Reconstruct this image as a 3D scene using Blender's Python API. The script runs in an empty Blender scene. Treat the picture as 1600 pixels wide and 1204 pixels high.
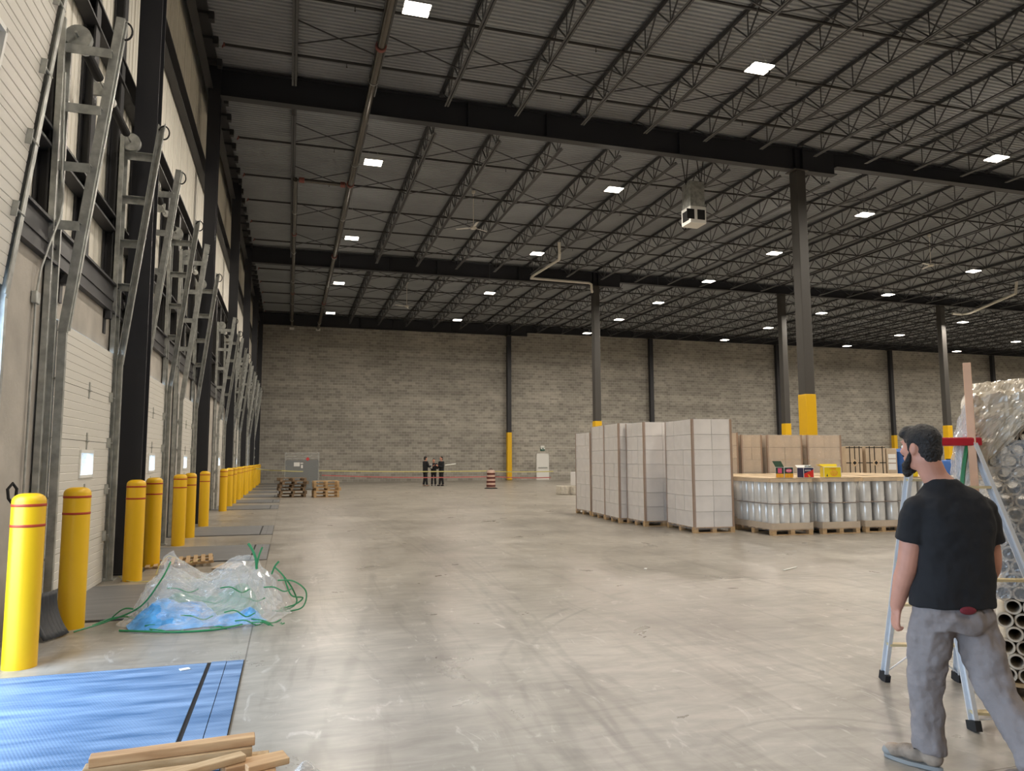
import bpy, bmesh, math, random
from mathutils import Vector, Matrix, Euler
from mathutils import noise as mnoise
random.seed(7)
PI = math.pi
S = bpy.context.scene
COL = S.collection

# ------------------------------------------------------------------ camera
def look_matrix(yaw, pitch, roll, loc):
    y, p, r = (math.radians(a) for a in (yaw, pitch, roll))
    F0 = Vector((math.sin(y), math.cos(y), 0)); R0 = Vector((math.cos(y), -math.sin(y), 0)); Z = Vector((0, 0, 1))
    F = F0 * math.cos(p) + Z * math.sin(p); U = -F0 * math.sin(p) + Z * math.cos(p)
    R = R0 * math.cos(r) - U * math.sin(r); U2 = R0 * math.sin(r) + U * math.cos(r)
    M = Matrix((R, U2, -F)).transposed().to_4x4(); M.translation = loc
    return M
cam_data = bpy.data.cameras.new('camera'); cam = bpy.data.objects.new('camera', cam_data); COL.objects.link(cam)
cam_data.sensor_width = 36.0; cam_data.sensor_fit = 'HORIZONTAL'; cam_data.lens = 36.0 * 1153.0 / 1600.0
cam_data.clip_end = 400; cam_data.clip_start = 0.05
cam.matrix_world = look_matrix(16.777, 5.743, 0.2085, (0, 0, 1.6))
S.camera = cam

# ------------------------------------------------------------------ sky, exposure
W = bpy.data.worlds.new('overcast_sky'); S.world = W; W.use_nodes = True
bg = W.node_tree.nodes['Background']; bg.inputs['Color'].default_value = (0.60, 0.78, 1.0, 1); bg.inputs['Strength'].default_value = 12.0
S.view_settings.view_transform = 'Standard'; S.view_settings.look = 'None'; S.view_settings.gamma = 1.0
S.view_settings.use_curve_mapping = False
S.view_settings.exposure = 0.0
LAMP_POWER = 150.0
LAMP_COLOR = (1.0, 0.905, 0.775)
S.cycles.max_bounces = 8; S.cycles.diffuse_bounces = 4; S.cycles.glossy_bounces = 3; S.cycles.transparent_max_bounces = 12
S.cycles.sample_clamp_indirect = 6.0; S.cycles.caustics_reflective = False; S.cycles.caustics_refractive = False
S.cycles.use_denoising = True

# ------------------------------------------------------------------ materials
def mat(name, color, rough=0.6, metal=0.0, noise=0.0, nscale=8.0, bump=0.0, bscale=60.0, color2=None, spec=0.5, stretch=(1, 1, 1)):
    m = bpy.data.materials.new(name); m.use_nodes = True
    nt = m.node_tree; b = nt.nodes['Principled BSDF']
    b.inputs['Base Color'].default_value = (*color, 1); b.inputs['Roughness'].default_value = rough
    b.inputs['Metallic'].default_value = metal; b.inputs['Specular IOR Level'].default_value = spec
    if noise or color2 or bump:
        tc = nt.nodes.new('ShaderNodeTexCoord'); mp = nt.nodes.new('ShaderNodeMapping')
        mp.inputs['Scale'].default_value = stretch
        nt.links.new(tc.outputs['Object'], mp.inputs['Vector'])
    if noise or color2:
        n = nt.nodes.new('ShaderNodeTexNoise'); n.inputs['Scale'].default_value = nscale; n.inputs['Detail'].default_value = 6
        nt.links.new(mp.outputs[0], n.inputs['Vector'])
        r = nt.nodes.new('ShaderNodeValToRGB')
        c2 = color2 if color2 else tuple(min(1, c * (1 + noise)) for c in color)
        c1 = color if color2 else tuple(c * (1 - noise) for c in color)
        r.color_ramp.elements[0].position = 0.35; r.color_ramp.elements[1].position = 0.65
        r.color_ramp.elements[0].color = (*c1, 1); r.color_ramp.elements[1].color = (*c2, 1)
        nt.links.new(n.outputs['Fac'], r.inputs['Fac']); nt.links.new(r.outputs['Color'], b.inputs['Base Color'])
    if bump:
        n2 = nt.nodes.new('ShaderNodeTexNoise'); n2.inputs['Scale'].default_value = bscale; n2.inputs['Detail'].default_value = 4
        nt.links.new(mp.outputs[0], n2.inputs['Vector'])
        bp = nt.nodes.new('ShaderNodeBump'); bp.inputs['Strength'].default_value = bump; bp.inputs['Distance'].default_value = 0.02
        nt.links.new(n2.outputs['Fac'], bp.inputs['Height']); nt.links.new(bp.outputs[0], b.inputs['Normal'])
    return m
def film(name, color, alpha, rough=0.12, edge=0.45):
    """thin clear plastic: part glossy, mostly see-through"""
    m = bpy.data.materials.new(name); m.use_nodes = True; nt = m.node_tree
    b = nt.nodes['Principled BSDF']; b.inputs['Base Color'].default_value = (*color, 1); b.inputs['Roughness'].default_value = rough
    b.inputs['Alpha'].default_value = alpha; b.inputs['Specular IOR Level'].default_value = 1.0
    lw = nt.nodes.new('ShaderNodeLayerWeight'); lw.inputs['Blend'].default_value = 0.35
    mr = nt.nodes.new('ShaderNodeMapRange'); mr.inputs['To Min'].default_value = alpha; mr.inputs['To Max'].default_value = min(1, alpha + edge)
    nt.links.new(lw.outputs['Facing'], mr.inputs['Value']); nt.links.new(mr.outputs[0], b.inputs['Alpha'])
    return m
M = {}
M['paint'] = mat('charcoal_paint', (0.020, 0.021, 0.027), 0.5)
M['joist'] = mat('joist_paint', (0.055, 0.057, 0.062), 0.45)
M['column'] = mat('column_paint', (0.058, 0.054, 0.050), 0.5)
M['deck'] = mat('deck_paint', (0.315, 0.335, 0.355), 0.6, noise=0.1, nscale=0.6)
M['girt'] = mat('girt_paint', (0.038, 0.038, 0.042), 0.5)
M['yellow'] = mat('yellow_plastic', (0.80, 0.47, 0.006), 0.38)
M['redband'] = mat('red_band', (0.42, 0.045, 0.01), 0.5)
M['galv'] = mat('galvanized_steel', (0.42, 0.43, 0.41), 0.42, 0.55, noise=0.22, nscale=9)
M['rust'] = mat('rust', (0.16, 0.06, 0.03), 0.8)
M['concrete_wall'] = mat('precast_concrete', (0.40, 0.37, 0.33), 0.85, noise=0.16, nscale=1.6, bump=0.15, bscale=25)
M['panel'] = mat('insulated_panel', (0.80, 0.77, 0.69), 0.6, noise=0.06, nscale=2, stretch=(1, 4, 0.3))
M['door'] = mat('door_enamel', (0.64, 0.62, 0.57), 0.5)
M['gap'] = mat('black_gap', (0.006, 0.006, 0.007), 0.8)
M['rubber'] = mat('black_rubber', (0.012, 0.012, 0.013), 0.75)
M['steelplate'] = mat('steel_plate', (0.10, 0.105, 0.11), 0.55, 0.1, noise=0.25, nscale=3)
M['white'] = mat('white_paint', (0.80, 0.80, 0.77), 0.5)
M['grey'] = mat('grey_enamel', (0.16, 0.175, 0.18), 0.45)
M['wood'] = mat('pallet_wood', (0.42, 0.27, 0.13), 0.8, color2=(0.56, 0.39, 0.22), nscale=6, stretch=(1, 6, 6), bump=0.2)
M['wood_dark'] = mat('weathered_wood', (0.14, 0.09, 0.05), 0.85, color2=(0.27, 0.19, 0.12), nscale=5)
M['wood_new'] = mat('pine_lumber', (0.40, 0.22, 0.10), 0.7, color2=(0.58, 0.37, 0.19), nscale=5, stretch=(0.6, 6, 6), bump=0.1)
M['plank'] = mat('primed_board', (0.78, 0.47, 0.30), 0.6, noise=0.05)
M['card'] = mat('cardboard', (0.56, 0.45, 0.33), 0.8, noise=0.08, nscale=4)
M['cardtop'] = mat('cardboard_lid', (0.62, 0.47, 0.30), 0.75, noise=0.12, nscale=3)
M['carton'] = mat('pale_carton', (0.80, 0.765, 0.73), 0.75, noise=0.07, nscale=2.5)
M['edgeboard'] = mat('corner_board', (0.36, 0.25, 0.18), 0.8)
M['roll'] = mat('film_roll', (0.80, 0.80, 0.78), 0.14, 0.15, noise=0.12, nscale=3)
M['film'] = film('stretch_film', (0.9, 0.9, 0.92), 0.08, 0.1, 0.15)
M['film_milky'] = film('milky_film', (0.85, 0.85, 0.9), 0.14, 0.12, 0.14)
M['film_crumple'] = film('crumpled_film', (0.94, 0.95, 0.96), 0.13, 0.06, 0.40)
M['film_front'] = film('layered_film', (0.84, 0.86, 0.88), 0.30, 0.10)
M['film_dust'] = film('dusty_film', (0.62, 0.55, 0.44), 0.62, 0.22)
M['bluefilm'] = mat('blue_plastic', (0.10, 0.36, 0.72), 0.3, noise=0.3, nscale=9)
M['green'] = mat('green_strap', (0.03, 0.24, 0.09), 0.35)
M['alu'] = mat('aluminium', (0.74, 0.76, 0.79), 0.32, 0.35)
M['red'] = mat('red_cap', (0.50, 0.012, 0.025), 0.4)
M['treadwood'] = mat('step_tread', (0.62, 0.50, 0.28), 0.6)
M['tube'] = mat('paper_tube', (0.60, 0.52, 0.41), 0.8, noise=0.08)
M['skin'] = mat('skin', (0.56, 0.27, 0.19), 0.55, noise=0.08, nscale=10)
M['shirt'] = mat('black_cotton', (0.010, 0.010, 0.012), 0.9, bump=0.25, bscale=9)
M['pants'] = mat('grey_trousers', (0.235, 0.205, 0.20), 0.85, noise=0.08, nscale=5, bump=0.5, bscale=14)
M['hair'] = mat('black_hair', (0.012, 0.010, 0.010), 0.55, bump=0.7, bscale=90)
M['shoe'] = mat('tan_suede', (0.27, 0.21, 0.16), 0.85, noise=0.3, nscale=14)
M['sole'] = mat('shoe_sole', (0.24, 0.24, 0.23), 0.7)
M['maroon'] = mat('maroon_cloth', (0.17, 0.015, 0.025), 0.8)
M['suit'] = mat('dark_clothes', (0.010, 0.011, 0.015), 0.85)
M['shovel'] = mat('dark_grey_plastic', (0.045, 0.047, 0.052), 0.45)
M['paper'] = mat('paper', (0.85, 0.85, 0.82), 0.8)
M['sack'] = mat('woven_sack', (0.55, 0.51, 0.44), 0.85, noise=0.15, nscale=9, bump=0.3, bscale=20)
M['sack_white'] = mat('white_sack', (0.70, 0.68, 0.68), 0.7)
M['navy'] = mat('navy_ink', (0.04, 0.05, 0.16), 0.6)
M['blue'] = mat('blue_drum', (0.020, 0.10, 0.36), 0.4)
M['orange'] = mat('reflective_orange', (0.60, 0.42, 0.34), 0.5)
M['darkred'] = mat('dark_red_band', (0.10, 0.018, 0.015), 0.6)
M['tape_y'] = mat('yellow_tape', (0.66, 0.60, 0.22), 0.5)
M['tape_r'] = mat('red_tape', (0.55, 0.14, 0.14), 0.5)
M['sign_red'] = mat('label_red', (0.62, 0.02, 0.03), 0.5)
M['pk_yellow'] = mat('package_yellow', (0.82, 0.62, 0.01), 0.45)
M['pk_orange'] = mat('package_orange', (0.75, 0.33, 0.02), 0.45, color2=(0.85, 0.48, 0.05), nscale=30)
M['pk_green'] = mat('package_green', (0.012, 0.05, 0.04), 0.45)
M['pk_red'] = mat('package_red', (0.70, 0.03, 0.02), 0.45)
M['pk_navy'] = mat('package_navy', (0.02, 0.02, 0.08), 0.45)
M['pk_pink'] = mat('package_pink', (0.72, 0.09, 0.22), 0.45)
M['exit'] = mat('sign_green', (0.02, 0.12, 0.09), 0.4)
M['copper'] = mat('red_coupling', (0.20, 0.055, 0.045), 0.5)
M['pipe'] = mat('sprinkler_pipe', (0.11, 0.10, 0.09), 0.22, 0.75)
M['branch'] = mat('sprinkler_branch', (0.016, 0.014, 0.014), 0.5)
M['whitepipe'] = mat('pale_pipe', (0.72, 0.69, 0.62), 0.5)
M['asphalt'] = mat('yard_asphalt', (0.16, 0.16, 0.16), 0.9, noise=0.2)
def emis(name, color, strength):
    m = bpy.data.materials.new(name); m.use_nodes = True
    b = m.node_tree.nodes['Principled BSDF']; b.inputs['Emission Color'].default_value = (*color, 1); b.inputs['Emission Strength'].default_value = strength
    b.inputs['Base Color'].default_value = (0.8, 0.8, 0.8, 1)
    m.cycles.emission_sampling = 'NONE'
    return m
M['led'] = emis('led_diffuser', (1.0, 0.90, 0.76), 9.0)
M['glass'] = film('door_glass', (0.9, 0.95, 1.0), 0.06, 0.02)

TYRES = [(-109, 13.8, 111.28, .04), (-109, 13.8, 111.49, .05), (-50.8, 14.7, 53.44, .06), (-50.8, 14.7, 53.75, .03), (-67.7, 18.2, 69.27, .07), (6.2, 4.0, 4.91, .04), (6.2, 4.0, 4.72, .03), (2.9, 3.2, .70, .05), (2.9, 3.2, .86, .03), (7.3, 10.8, 2.34, .06), (60, 10, 56.4, .04), (-30, 44, 39.5, .06)]
def floor_material():
    m = bpy.data.materials.new('polished_concrete'); m.use_nodes = True; nt = m.node_tree; N = nt.nodes; L = nt.links
    b = N['Principled BSDF']; tc = N.new('ShaderNodeTexCoord')
    def noise(scale, detail, sx=1, sy=1, rot=0, dist=0.0):
        mp = N.new('ShaderNodeMapping'); mp.inputs['Scale'].default_value = (sx, sy, 1); mp.inputs['Rotation'].default_value = (0, 0, rot)
        L.new(tc.outputs['Object'], mp.inputs['Vector'])
        n = N.new('ShaderNodeTexNoise'); n.inputs['Scale'].default_value = scale; n.inputs['Detail'].default_value = detail
        n.inputs['Distortion'].default_value = dist; n.inputs['Roughness'].default_value = 0.6
        L.new(mp.outputs[0], n.inputs['Vector']); return n.outputs['Fac']
    def ramp(fac, p0, p1, c0, c1):
        r = N.new('ShaderNodeValToRGB'); r.color_ramp.elements[0].position = p0; r.color_ramp.elements[1].position = p1
        r.color_ramp.elements[0].color = (*c0, 1); r.color_ramp.elements[1].color = (*c1, 1); L.new(fac, r.inputs['Fac']); return r.outputs['Color']
    def mix(kind, a, c, f):
        x = N.new('ShaderNodeMix'); x.data_type = 'RGBA'; x.blend_type = kind; x.inputs['Factor'].default_value = f
        L.new(a, x.inputs['A']); L.new(c, x.inputs['B']); return x.outputs['Result']
    base = ramp(noise(0.55, 8, dist=0.6), 0.32, 0.68, (0.245, 0.222, 0.190), (0.415, 0.382, 0.333))
    fine = ramp(noise(5, 8, 0.5, 1.6, 0.3, 0.8), 0.3, 0.7, (0.72, 0.72, 0.72), (1.12, 1.12, 1.12))
    c = mix('MULTIPLY', base, fine, 0.85)
    marks = ramp(noise(0.9, 4, 3.2, 0.35, 0.5, 1.6), 0.36, 0.46, (0.70, 0.69, 0.68), (1, 1, 1))
    c = mix('MULTIPLY', c, marks, 0.55)
    arcs = ramp(noise(0.45, 3, 2.6, 0.5, -0.7, 3.0), 0.335, 0.37, (0.78, 0.77, 0.76), (1, 1, 1))
    c = mix('MULTIPLY', c, arcs, 0.25)
    # white scuffs
    sc = ramp(noise(2.6, 6, 2.0, 0.8, 1.2, 1.6), 0.60, 0.72, (0, 0, 0), (1, 1, 1))
    x = N.new('ShaderNodeMix'); x.data_type = 'RGBA'; x.inputs['B'].default_value = (0.62, 0.60, 0.56, 1); L.new(c, x.inputs['A'])
    mm = N.new('ShaderNodeMath'); mm.operation = 'MULTIPLY'; mm.inputs[1].default_value = 0.5; L.new(sc, mm.inputs[0]); L.new(mm.outputs[0], x.inputs['Factor'])
    c = x.outputs['Result']
    # saw-cut joints
    sep = N.new('ShaderNodeSeparateXYZ'); L.new(tc.outputs['Object'], sep.inputs[0])
    def joint(axis, off, period, w):
        a = N.new('ShaderNodeMath'); a.operation = 'SUBTRACT'; L.new(sep.outputs[axis], a.inputs[0]); a.inputs[1].default_value = off
        p = N.new('ShaderNodeMath'); p.operation = 'PINGPONG'; L.new(a.outputs[0], p.inputs[0]); p.inputs[1].default_value = period / 2
        g = N.new('ShaderNodeMath'); g.operation = 'GREATER_THAN'; L.new(p.outputs[0], g.inputs[0]); g.inputs[1].default_value = w; return g.outputs[0]
    j1 = joint(0, -0.295, 6.3, 0.006); j2 = joint(1, 3.1, 5.9, 0.005)
    mn = N.new('ShaderNodeMath'); mn.operation = 'MINIMUM'; L.new(j1, mn.inputs[0]); L.new(j2, mn.inputs[1])
    jc = ramp(mn.outputs[0], 0.0, 1.0, (0.5, 0.48, 0.45), (1, 1, 1))
    c = mix('MULTIPLY', c, jc, 1.0)
    # curved tyre tracks: thin rings broken up by noise
    brk = ramp(noise(1.1, 5, dist=0.5), 0.38, 0.60, (0, 0, 0), (1, 1, 1)); tot = None
    for cx_, cy_, r_, w_ in TYRES:
        v = N.new('ShaderNodeVectorMath'); v.operation = 'DISTANCE'; v.inputs[1].default_value = (cx_, cy_, 0)
        fl = N.new('ShaderNodeVectorMath'); fl.operation = 'MULTIPLY'; fl.inputs[1].default_value = (1, 1, 0); L.new(tc.outputs['Object'], fl.inputs[0]); L.new(fl.outputs[0], v.inputs[0])
        a = N.new('ShaderNodeMath'); a.operation = 'SUBTRACT'; L.new(v.outputs['Value'], a.inputs[0]); a.inputs[1].default_value = r_
        ab = N.new('ShaderNodeMath'); ab.operation = 'ABSOLUTE'; L.new(a.outputs[0], ab.inputs[0])
        mr = N.new('ShaderNodeMapRange'); mr.inputs['From Min'].default_value = w_ * .3; mr.inputs['From Max'].default_value = w_; mr.inputs['To Min'].default_value = 1; mr.inputs['To Max'].default_value = 0; L.new(ab.outputs[0], mr.inputs['Value'])
        if tot is None: tot = mr.outputs[0]
        else:
            mx = N.new('ShaderNodeMath'); mx.operation = 'MAXIMUM'; L.new(tot, mx.inputs[0]); L.new(mr.outputs[0], mx.inputs[1]); tot = mx.outputs[0]
    ty = N.new('ShaderNodeMath'); ty.operation = 'MULTIPLY'; L.new(tot, ty.inputs[0]); L.new(brk, ty.inputs[1])
    tf = N.new('ShaderNodeMath'); tf.operation = 'MULTIPLY'; tf.inputs[1].default_value = 0.34; L.new(ty.outputs[0], tf.inputs[0])
    x = N.new('ShaderNodeMix'); x.data_type = 'RGBA'; x.inputs['B'].default_value = (0.10, 0.09, 0.08, 1); L.new(c, x.inputs['A']); L.new(tf.outputs[0], x.inputs['Factor']); c = x.outputs['Result']
    L.new(c, b.inputs['Base Color'])
    rr = N.new('ShaderNodeMapRange'); rr.inputs['To Min'].default_value = 0.16; rr.inputs['To Max'].default_value = 0.50
    L.new(noise(1.3, 6, dist=0.5), rr.inputs['Value']); L.new(rr.outputs[0], b.inputs['Roughness'])
    bp = N.new('ShaderNodeBump'); bp.inputs['Strength'].default_value = 0.05; L.new(noise(30, 4), bp.inputs['Height']); L.new(bp.outputs[0], b.inputs['Normal'])
    return m
def block_material():
    m = bpy.data.materials.new('concrete_block'); m.use_nodes = True; nt = m.node_tree; N = nt.nodes; L = nt.links
    b = N['Principled BSDF']; b.inputs['Roughness'].default_value = 0.9
    tc = N.new('ShaderNodeTexCoord'); sep = N.new('ShaderNodeSeparateXYZ'); cb = N.new('ShaderNodeCombineXYZ')
    L.new(tc.outputs['Object'], sep.inputs[0]); L.new(sep.outputs['X'], cb.inputs['X']); L.new(sep.outputs['Z'], cb.inputs['Y'])
    br = N.new('ShaderNodeTexBrick'); br.inputs['Scale'].default_value = 1.0; br.inputs['Brick Width'].default_value = 0.40; br.inputs['Row Height'].default_value = 0.20
    br.inputs['Mortar Size'].default_value = 0.012; br.inputs['Mortar Smooth'].default_value = 0.3; br.inputs['Bias'].default_value = 0.0
    br.inputs['Color1'].default_value = (0.30, 0.282, 0.250, 1); br.inputs['Color2'].default_value = (0.45, 0.425, 0.375, 1); br.inputs['Mortar'].default_value = (0.55, 0.53, 0.48, 1)
    L.new(cb.outputs[0], br.inputs['Vector'])
    def noise(scale, sx, sy):
        mp = N.new('ShaderNodeMapping'); mp.inputs['Scale'].default_value = (sx, sy, 1); L.new(cb.outputs[0], mp.inputs['Vector'])
        n = N.new('ShaderNodeTexNoise'); n.inputs['Scale'].default_value = scale; n.inputs['Detail'].default_value = 6; L.new(mp.outputs[0], n.inputs['Vector']); return n.outputs['Fac']
    c = br.outputs['Color']
    for fac, lo, hi, f in ((noise(1.0, 0.05, 1.3), 0.76, 1.2, 0.9), (noise(0.35, 1, 1), 0.82, 1.15, 0.8), (noise(1.6, 0.3, 1.5), 0.85, 1.12, 0.8)):
        r = N.new('ShaderNodeMapRange'); r.inputs['From Min'].default_value = 0.3; r.inputs['From Max'].default_value = 0.7
        r.inputs['To Min'].default_value = lo; r.inputs['To Max'].default_value = hi; L.new(fac, r.inputs['Value'])
        x = N.new('ShaderNodeMix'); x.data_type = 'RGBA'; x.blend_type = 'MULTIPLY'; x.inputs['Factor'].default_value = f
        L.new(c, x.inputs['A']); L.new(r.outputs[0], x.inputs['B']); c = x.outputs['Result']
    L.new(c, b.inputs['Base Color'])
    bp = N.new('ShaderNodeBump'); bp.inputs['Strength'].default_value = 0.4; bp.inputs['Distance'].default_value = 0.01
    L.new(br.outputs['Fac'], bp.inputs['Height']); bp.invert = True; L.new(bp.outputs[0], b.inputs['Normal'])
    return m
def plate_material(name, c1, c2):
    """painted steel with raised tread pattern and long scrape marks"""
    m = mat(name, c1, 0.5, 0.0, color2=c2, nscale=3.5, stretch=(0.4, 2.6, 1)); nt = m.node_tree; N = nt.nodes; L = nt.links
    tc = N.new('ShaderNodeTexCoord'); h = None
    for ang in (0.785, -0.785):
        mp = N.new('ShaderNodeMapping'); mp.inputs['Rotation'].default_value = (0, 0, ang); mp.inputs['Scale'].default_value = (1, 0.45, 1)
        L.new(tc.outputs['Object'], mp.inputs['Vector'])
        v = N.new('ShaderNodeTexWave'); v.wave_type = 'BANDS'; v.inputs['Scale'].default_value = 24; L.new(mp.outputs[0], v.inputs['Vector'])
        if h is None: h = v.outputs['Fac']
        else:
            a = N.new('ShaderNodeMath'); a.operation = 'MULTIPLY'; L.new(h, a.inputs[0]); L.new(v.outputs['Fac'], a.inputs[1]); h = a.outputs[0]
    bp = N.new('ShaderNodeBump'); bp.inputs['Strength'].default_value = 0.25; bp.inputs['Distance'].default_value = 0.004
    L.new(h, bp.inputs['Height']); L.new(bp.outputs[0], N['Principled BSDF'].inputs['Normal'])
    return m
M['floor'] = floor_material(); M['block'] = block_material()
M['plate_daylight_tint'] = plate_material('daylight_tinted_tread_plate', (0.045, 0.12, 0.25), (0.19, 0.30, 0.48))  # blue daylight from the open door is put into this plate's base colour
M['plate_grey'] = plate_material('grey_tread_plate', (0.14, 0.145, 0.15), (0.19, 0.19, 0.195))

# ------------------------------------------------------------------ mesh helpers
class MB:
    def __init__(s): s.v = []; s.f = []
    def add(s, vs, fs):
        o = len(s.v); s.v += [tuple(v) for v in vs]; s.f += [tuple(i + o for i in f) for f in fs]; return s
    def box(s, x0, x1, y0, y1, z0, z1, M_=None):
        vs = [Vector((x, y, z)) for z in (z0, z1) for (x, y) in ((x0, y0), (x1, y0), (x1, y1), (x0, y1))]
        if M_: vs = [M_ @ v for v in vs]
        return s.add(vs, [(3, 2, 1, 0), (4, 5, 6, 7), (0, 1, 5, 4), (1, 2, 6, 5), (2, 3, 7, 6), (3, 0, 4, 7)])
    def prism(s, poly, axis, a0, a1, M_=None):
        """poly: 2D outline; extruded along axis 0/1/2 from a0 to a1"""
        def mk(p, a):
            if axis == 0: return Vector((a, p[0], p[1]))
            if axis == 1: return Vector((p[0], a, p[1]))
            return Vector((p[0], p[1], a))
        n = len(poly); vs = [mk(p, a) for a in (a0, a1) for p in poly]
        if M_: vs = [M_ @ v for v in vs]
        return s.add(vs, [tuple(range(n - 1, -1, -1)), tuple(range(n, 2 * n))] + [(i, (i + 1) % n, n + (i + 1) % n, n + i) for i in range(n)])
    def bar(s, a, b, w, h=None, up=(0, 0, 1), shape='rect', n=8):
        a, b = Vector(a), Vector(b); h = h or w; d = (b - a).normalized(); u = Vector(up)
        if abs(d.dot(u)) > 0.98: u = Vector((1, 0, 0))
        r = d.cross(u).normalized(); u = r.cross(d)
        if shape == 'rect': pts = [(-w / 2, -h / 2), (w / 2, -h / 2), (w / 2, h / 2), (-w / 2, h / 2)]
        elif shape == 'C': t = 0.12; pts = [(-w/2, -h/2), (w/2, -h/2), (w/2, -h/2 + h*t), (-w/2 + w*t, -h/2 + h*t), (-w/2 + w*t, h/2 - h*t), (w/2, h/2 - h*t), (w/2, h/2), (-w/2, h/2)]
        elif shape == 'L': t = 0.18; pts = [(-w/2, -h/2), (w/2, -h/2), (w/2, -h/2 + h*t), (-w/2 + w*t, -h/2 + h*t), (-w/2 + w*t, h/2), (-w/2, h/2)]
        else: pts = [(w / 2 * math.cos(2 * PI * i / n), h / 2 * math.sin(2 * PI * i / n)) for i in range(n)]
        n = len(pts); vs = [q + r * x + u * y for q in (a, b) for (x, y) in pts]
        return s.add(vs, [tuple(range(n - 1, -1, -1)), tuple(range(n, 2 * n))] + [(i, (i + 1) % n, n + (i + 1) % n, n + i) for i in range(n)])
    def tube(s, pts, r, n=10, closed=False, cap=True):
        pts = [Vector(p) for p in pts]; rings = []; up = Vector((0, 0, 1)); R = r if hasattr(r, '__len__') else [r] * len(pts)
        prev = None
        for i, p in enumerate(pts):
            a = pts[i - 1] if (i or closed) else p; b = pts[(i + 1) % len(pts)] if (i < len(pts) - 1 or closed) else p
            d = (b - a).normalized() if (b - a).length > 1e-9 else Vector((0, 0, 1))
            if prev is None:
                u = up if abs(d.z) < 0.95 else Vector((1, 0, 0)); x = d.cross(u).normalized()
            else: x = (prev - d * prev.dot(d)).normalized()
            prev = x; y = d.cross(x)
            rings.append([p + (x * math.cos(2 * PI * k / n) + y * math.sin(2 * PI * k / n)) * R[i] for k in range(n)])
        vs = [v for ring in rings for v in ring]; m = len(rings); fs = []
        for i in range(m if closed else m - 1):
            j = (i + 1) % m
            for k in range(n): fs.append((i * n + k, i * n + (k + 1) % n, j * n + (k + 1) % n, j * n + k))
        if cap and not closed: fs += [tuple(range(n - 1, -1, -1)), tuple(range((m - 1) * n, m * n))]
        return s.add(vs, fs)
    def lathe(s, prof, n=24, M_=None):
        vs = [Vector((r * math.cos(2 * PI * k / n), r * math.sin(2 * PI * k / n), z)) for r, z in prof for k in range(n)]
        if M_: vs = [M_ @ v for v in vs]
        m = len(prof); fs = [(i * n + k, i * n + (k + 1) % n, (i + 1) * n + (k + 1) % n, (i + 1) * n + k) for i in range(m - 1) for k in range(n)]
        fs += [tuple(range(n - 1, -1, -1)), tuple(range((m - 1) * n, m * n))]
        return s.add(vs, fs)
    def ribbon(s, pts, w, nrm=(0, 0, 1), t=0.002):
        for a, b in zip(pts[:-1], pts[1:]): s.bar(a, b, w, t, nrm)
        return s
    def mesh(s, name, m, smooth=False):
        me = bpy.data.meshes.new(name); me.from_pydata([tuple(v) for v in s.v], [], s.f)
        if m: me.materials.append(m)
        if smooth:
            me.polygons.foreach_set('use_smooth', [True] * len(me.polygons))
            try: me.set_sharp_from_angle(angle=math.radians(40))
            except Exception: pass
        me.update(); return me
    def build(s, name, m, parent=None, smooth=False, loc=None, rotz=0):
        return link(name, s.mesh(name, m, smooth), parent, loc, rotz)
def link(name, me, parent=None, loc=None, rotz=0):
    o = bpy.data.objects.new(name, me); COL.objects.link(o)
    if parent: o.parent = parent
    if loc is not None: o.location = loc
    if rotz: o.rotation_euler = (0, 0, rotz)
    return o
def empty(name, loc=(0, 0, 0), rotz=0):
    o = bpy.data.objects.new(name, None); COL.objects.link(o); o.location = loc; o.rotation_euler = (0, 0, rotz); o.empty_display_size = 0.1
    return o
def tag(o, label=None, cat=None, group=None, kind=None):
    if label: o['label'] = label
    if cat: o['category'] = cat
    if group: o['group'] = group
    if kind: o['kind'] = kind
    return o
def copy_tree(o, parent=None):
    c = o.copy(); COL.objects.link(c)
    if parent: c.parent = parent
    for ch in KIDS(o): copy_tree(ch, c)
    return c
def KIDS(o): return [c for c in list(o.children)]
def bevel(o, w=0.01, seg=2):
    b = o.modifiers.new('bevel', 'BEVEL'); b.width = w; b.segments = seg; b.limit_method = 'ANGLE'; return o
ORD = ['first', 'second', 'third', 'fourth', 'fifth', 'sixth', 'seventh', 'eighth', 'ninth', 'tenth', 'eleventh', 'twelfth', 'thirteenth', 'fourteenth', 'fifteenth',
       'sixteenth', 'seventeenth', 'eighteenth', 'nineteenth', 'twentieth']
TENS = {20: 'twenty', 30: 'thirty', 40: 'forty'}
def ordinal(i):
    """0 -> first"""
    if i < 20: return ORD[i]
    n = i + 1; t = n // 10 * 10; u = n % 10
    return (TENS[t] + '-' + ORD[u - 1]) if u else {30: 'thirtieth', 40: 'fortieth'}[t]

# ------------------------------------------------------------------ building dimensions
YW, YN = 56.45, -9.0          # far block wall, wall behind the camera
XL, XR = -2.42, 79.6          # left wall face, right wall
ZD = 12.42                    # underside of deck
GY = [3.1, 20.8, 38.5, 56.0]  # girder lines
CX = [16.62 + 12.55 * k for k in range(6)]
JX = [16.62 - 2.0917 * 8 + 2.0917 * k for k in range(38)]

# ------------------------------------------------------------------ shell
DOORC = [1.05, 5.48] + [9.9 + 4.43 * k for k in range(11)]      # door centres along the left wall
DW, DH = 2.46, 3.12
MISSING = 5                                                     # index of the bay with the walk door
tag(MB().box(XL - 0.3, XR + 0.3, YN - 0.3, YW + 0.3, -0.3, 0.0).build('floor', M['floor']), 'scuffed polished concrete slab floor of the warehouse', 'floor', kind='structure')
tag(MB().box(-60, XL - 0.3, -60, 110, -1.5, -1.2).build('yard_ground', M['asphalt']), 'asphalt truck yard outside the dock doors', 'yard', kind='structure')
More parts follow.
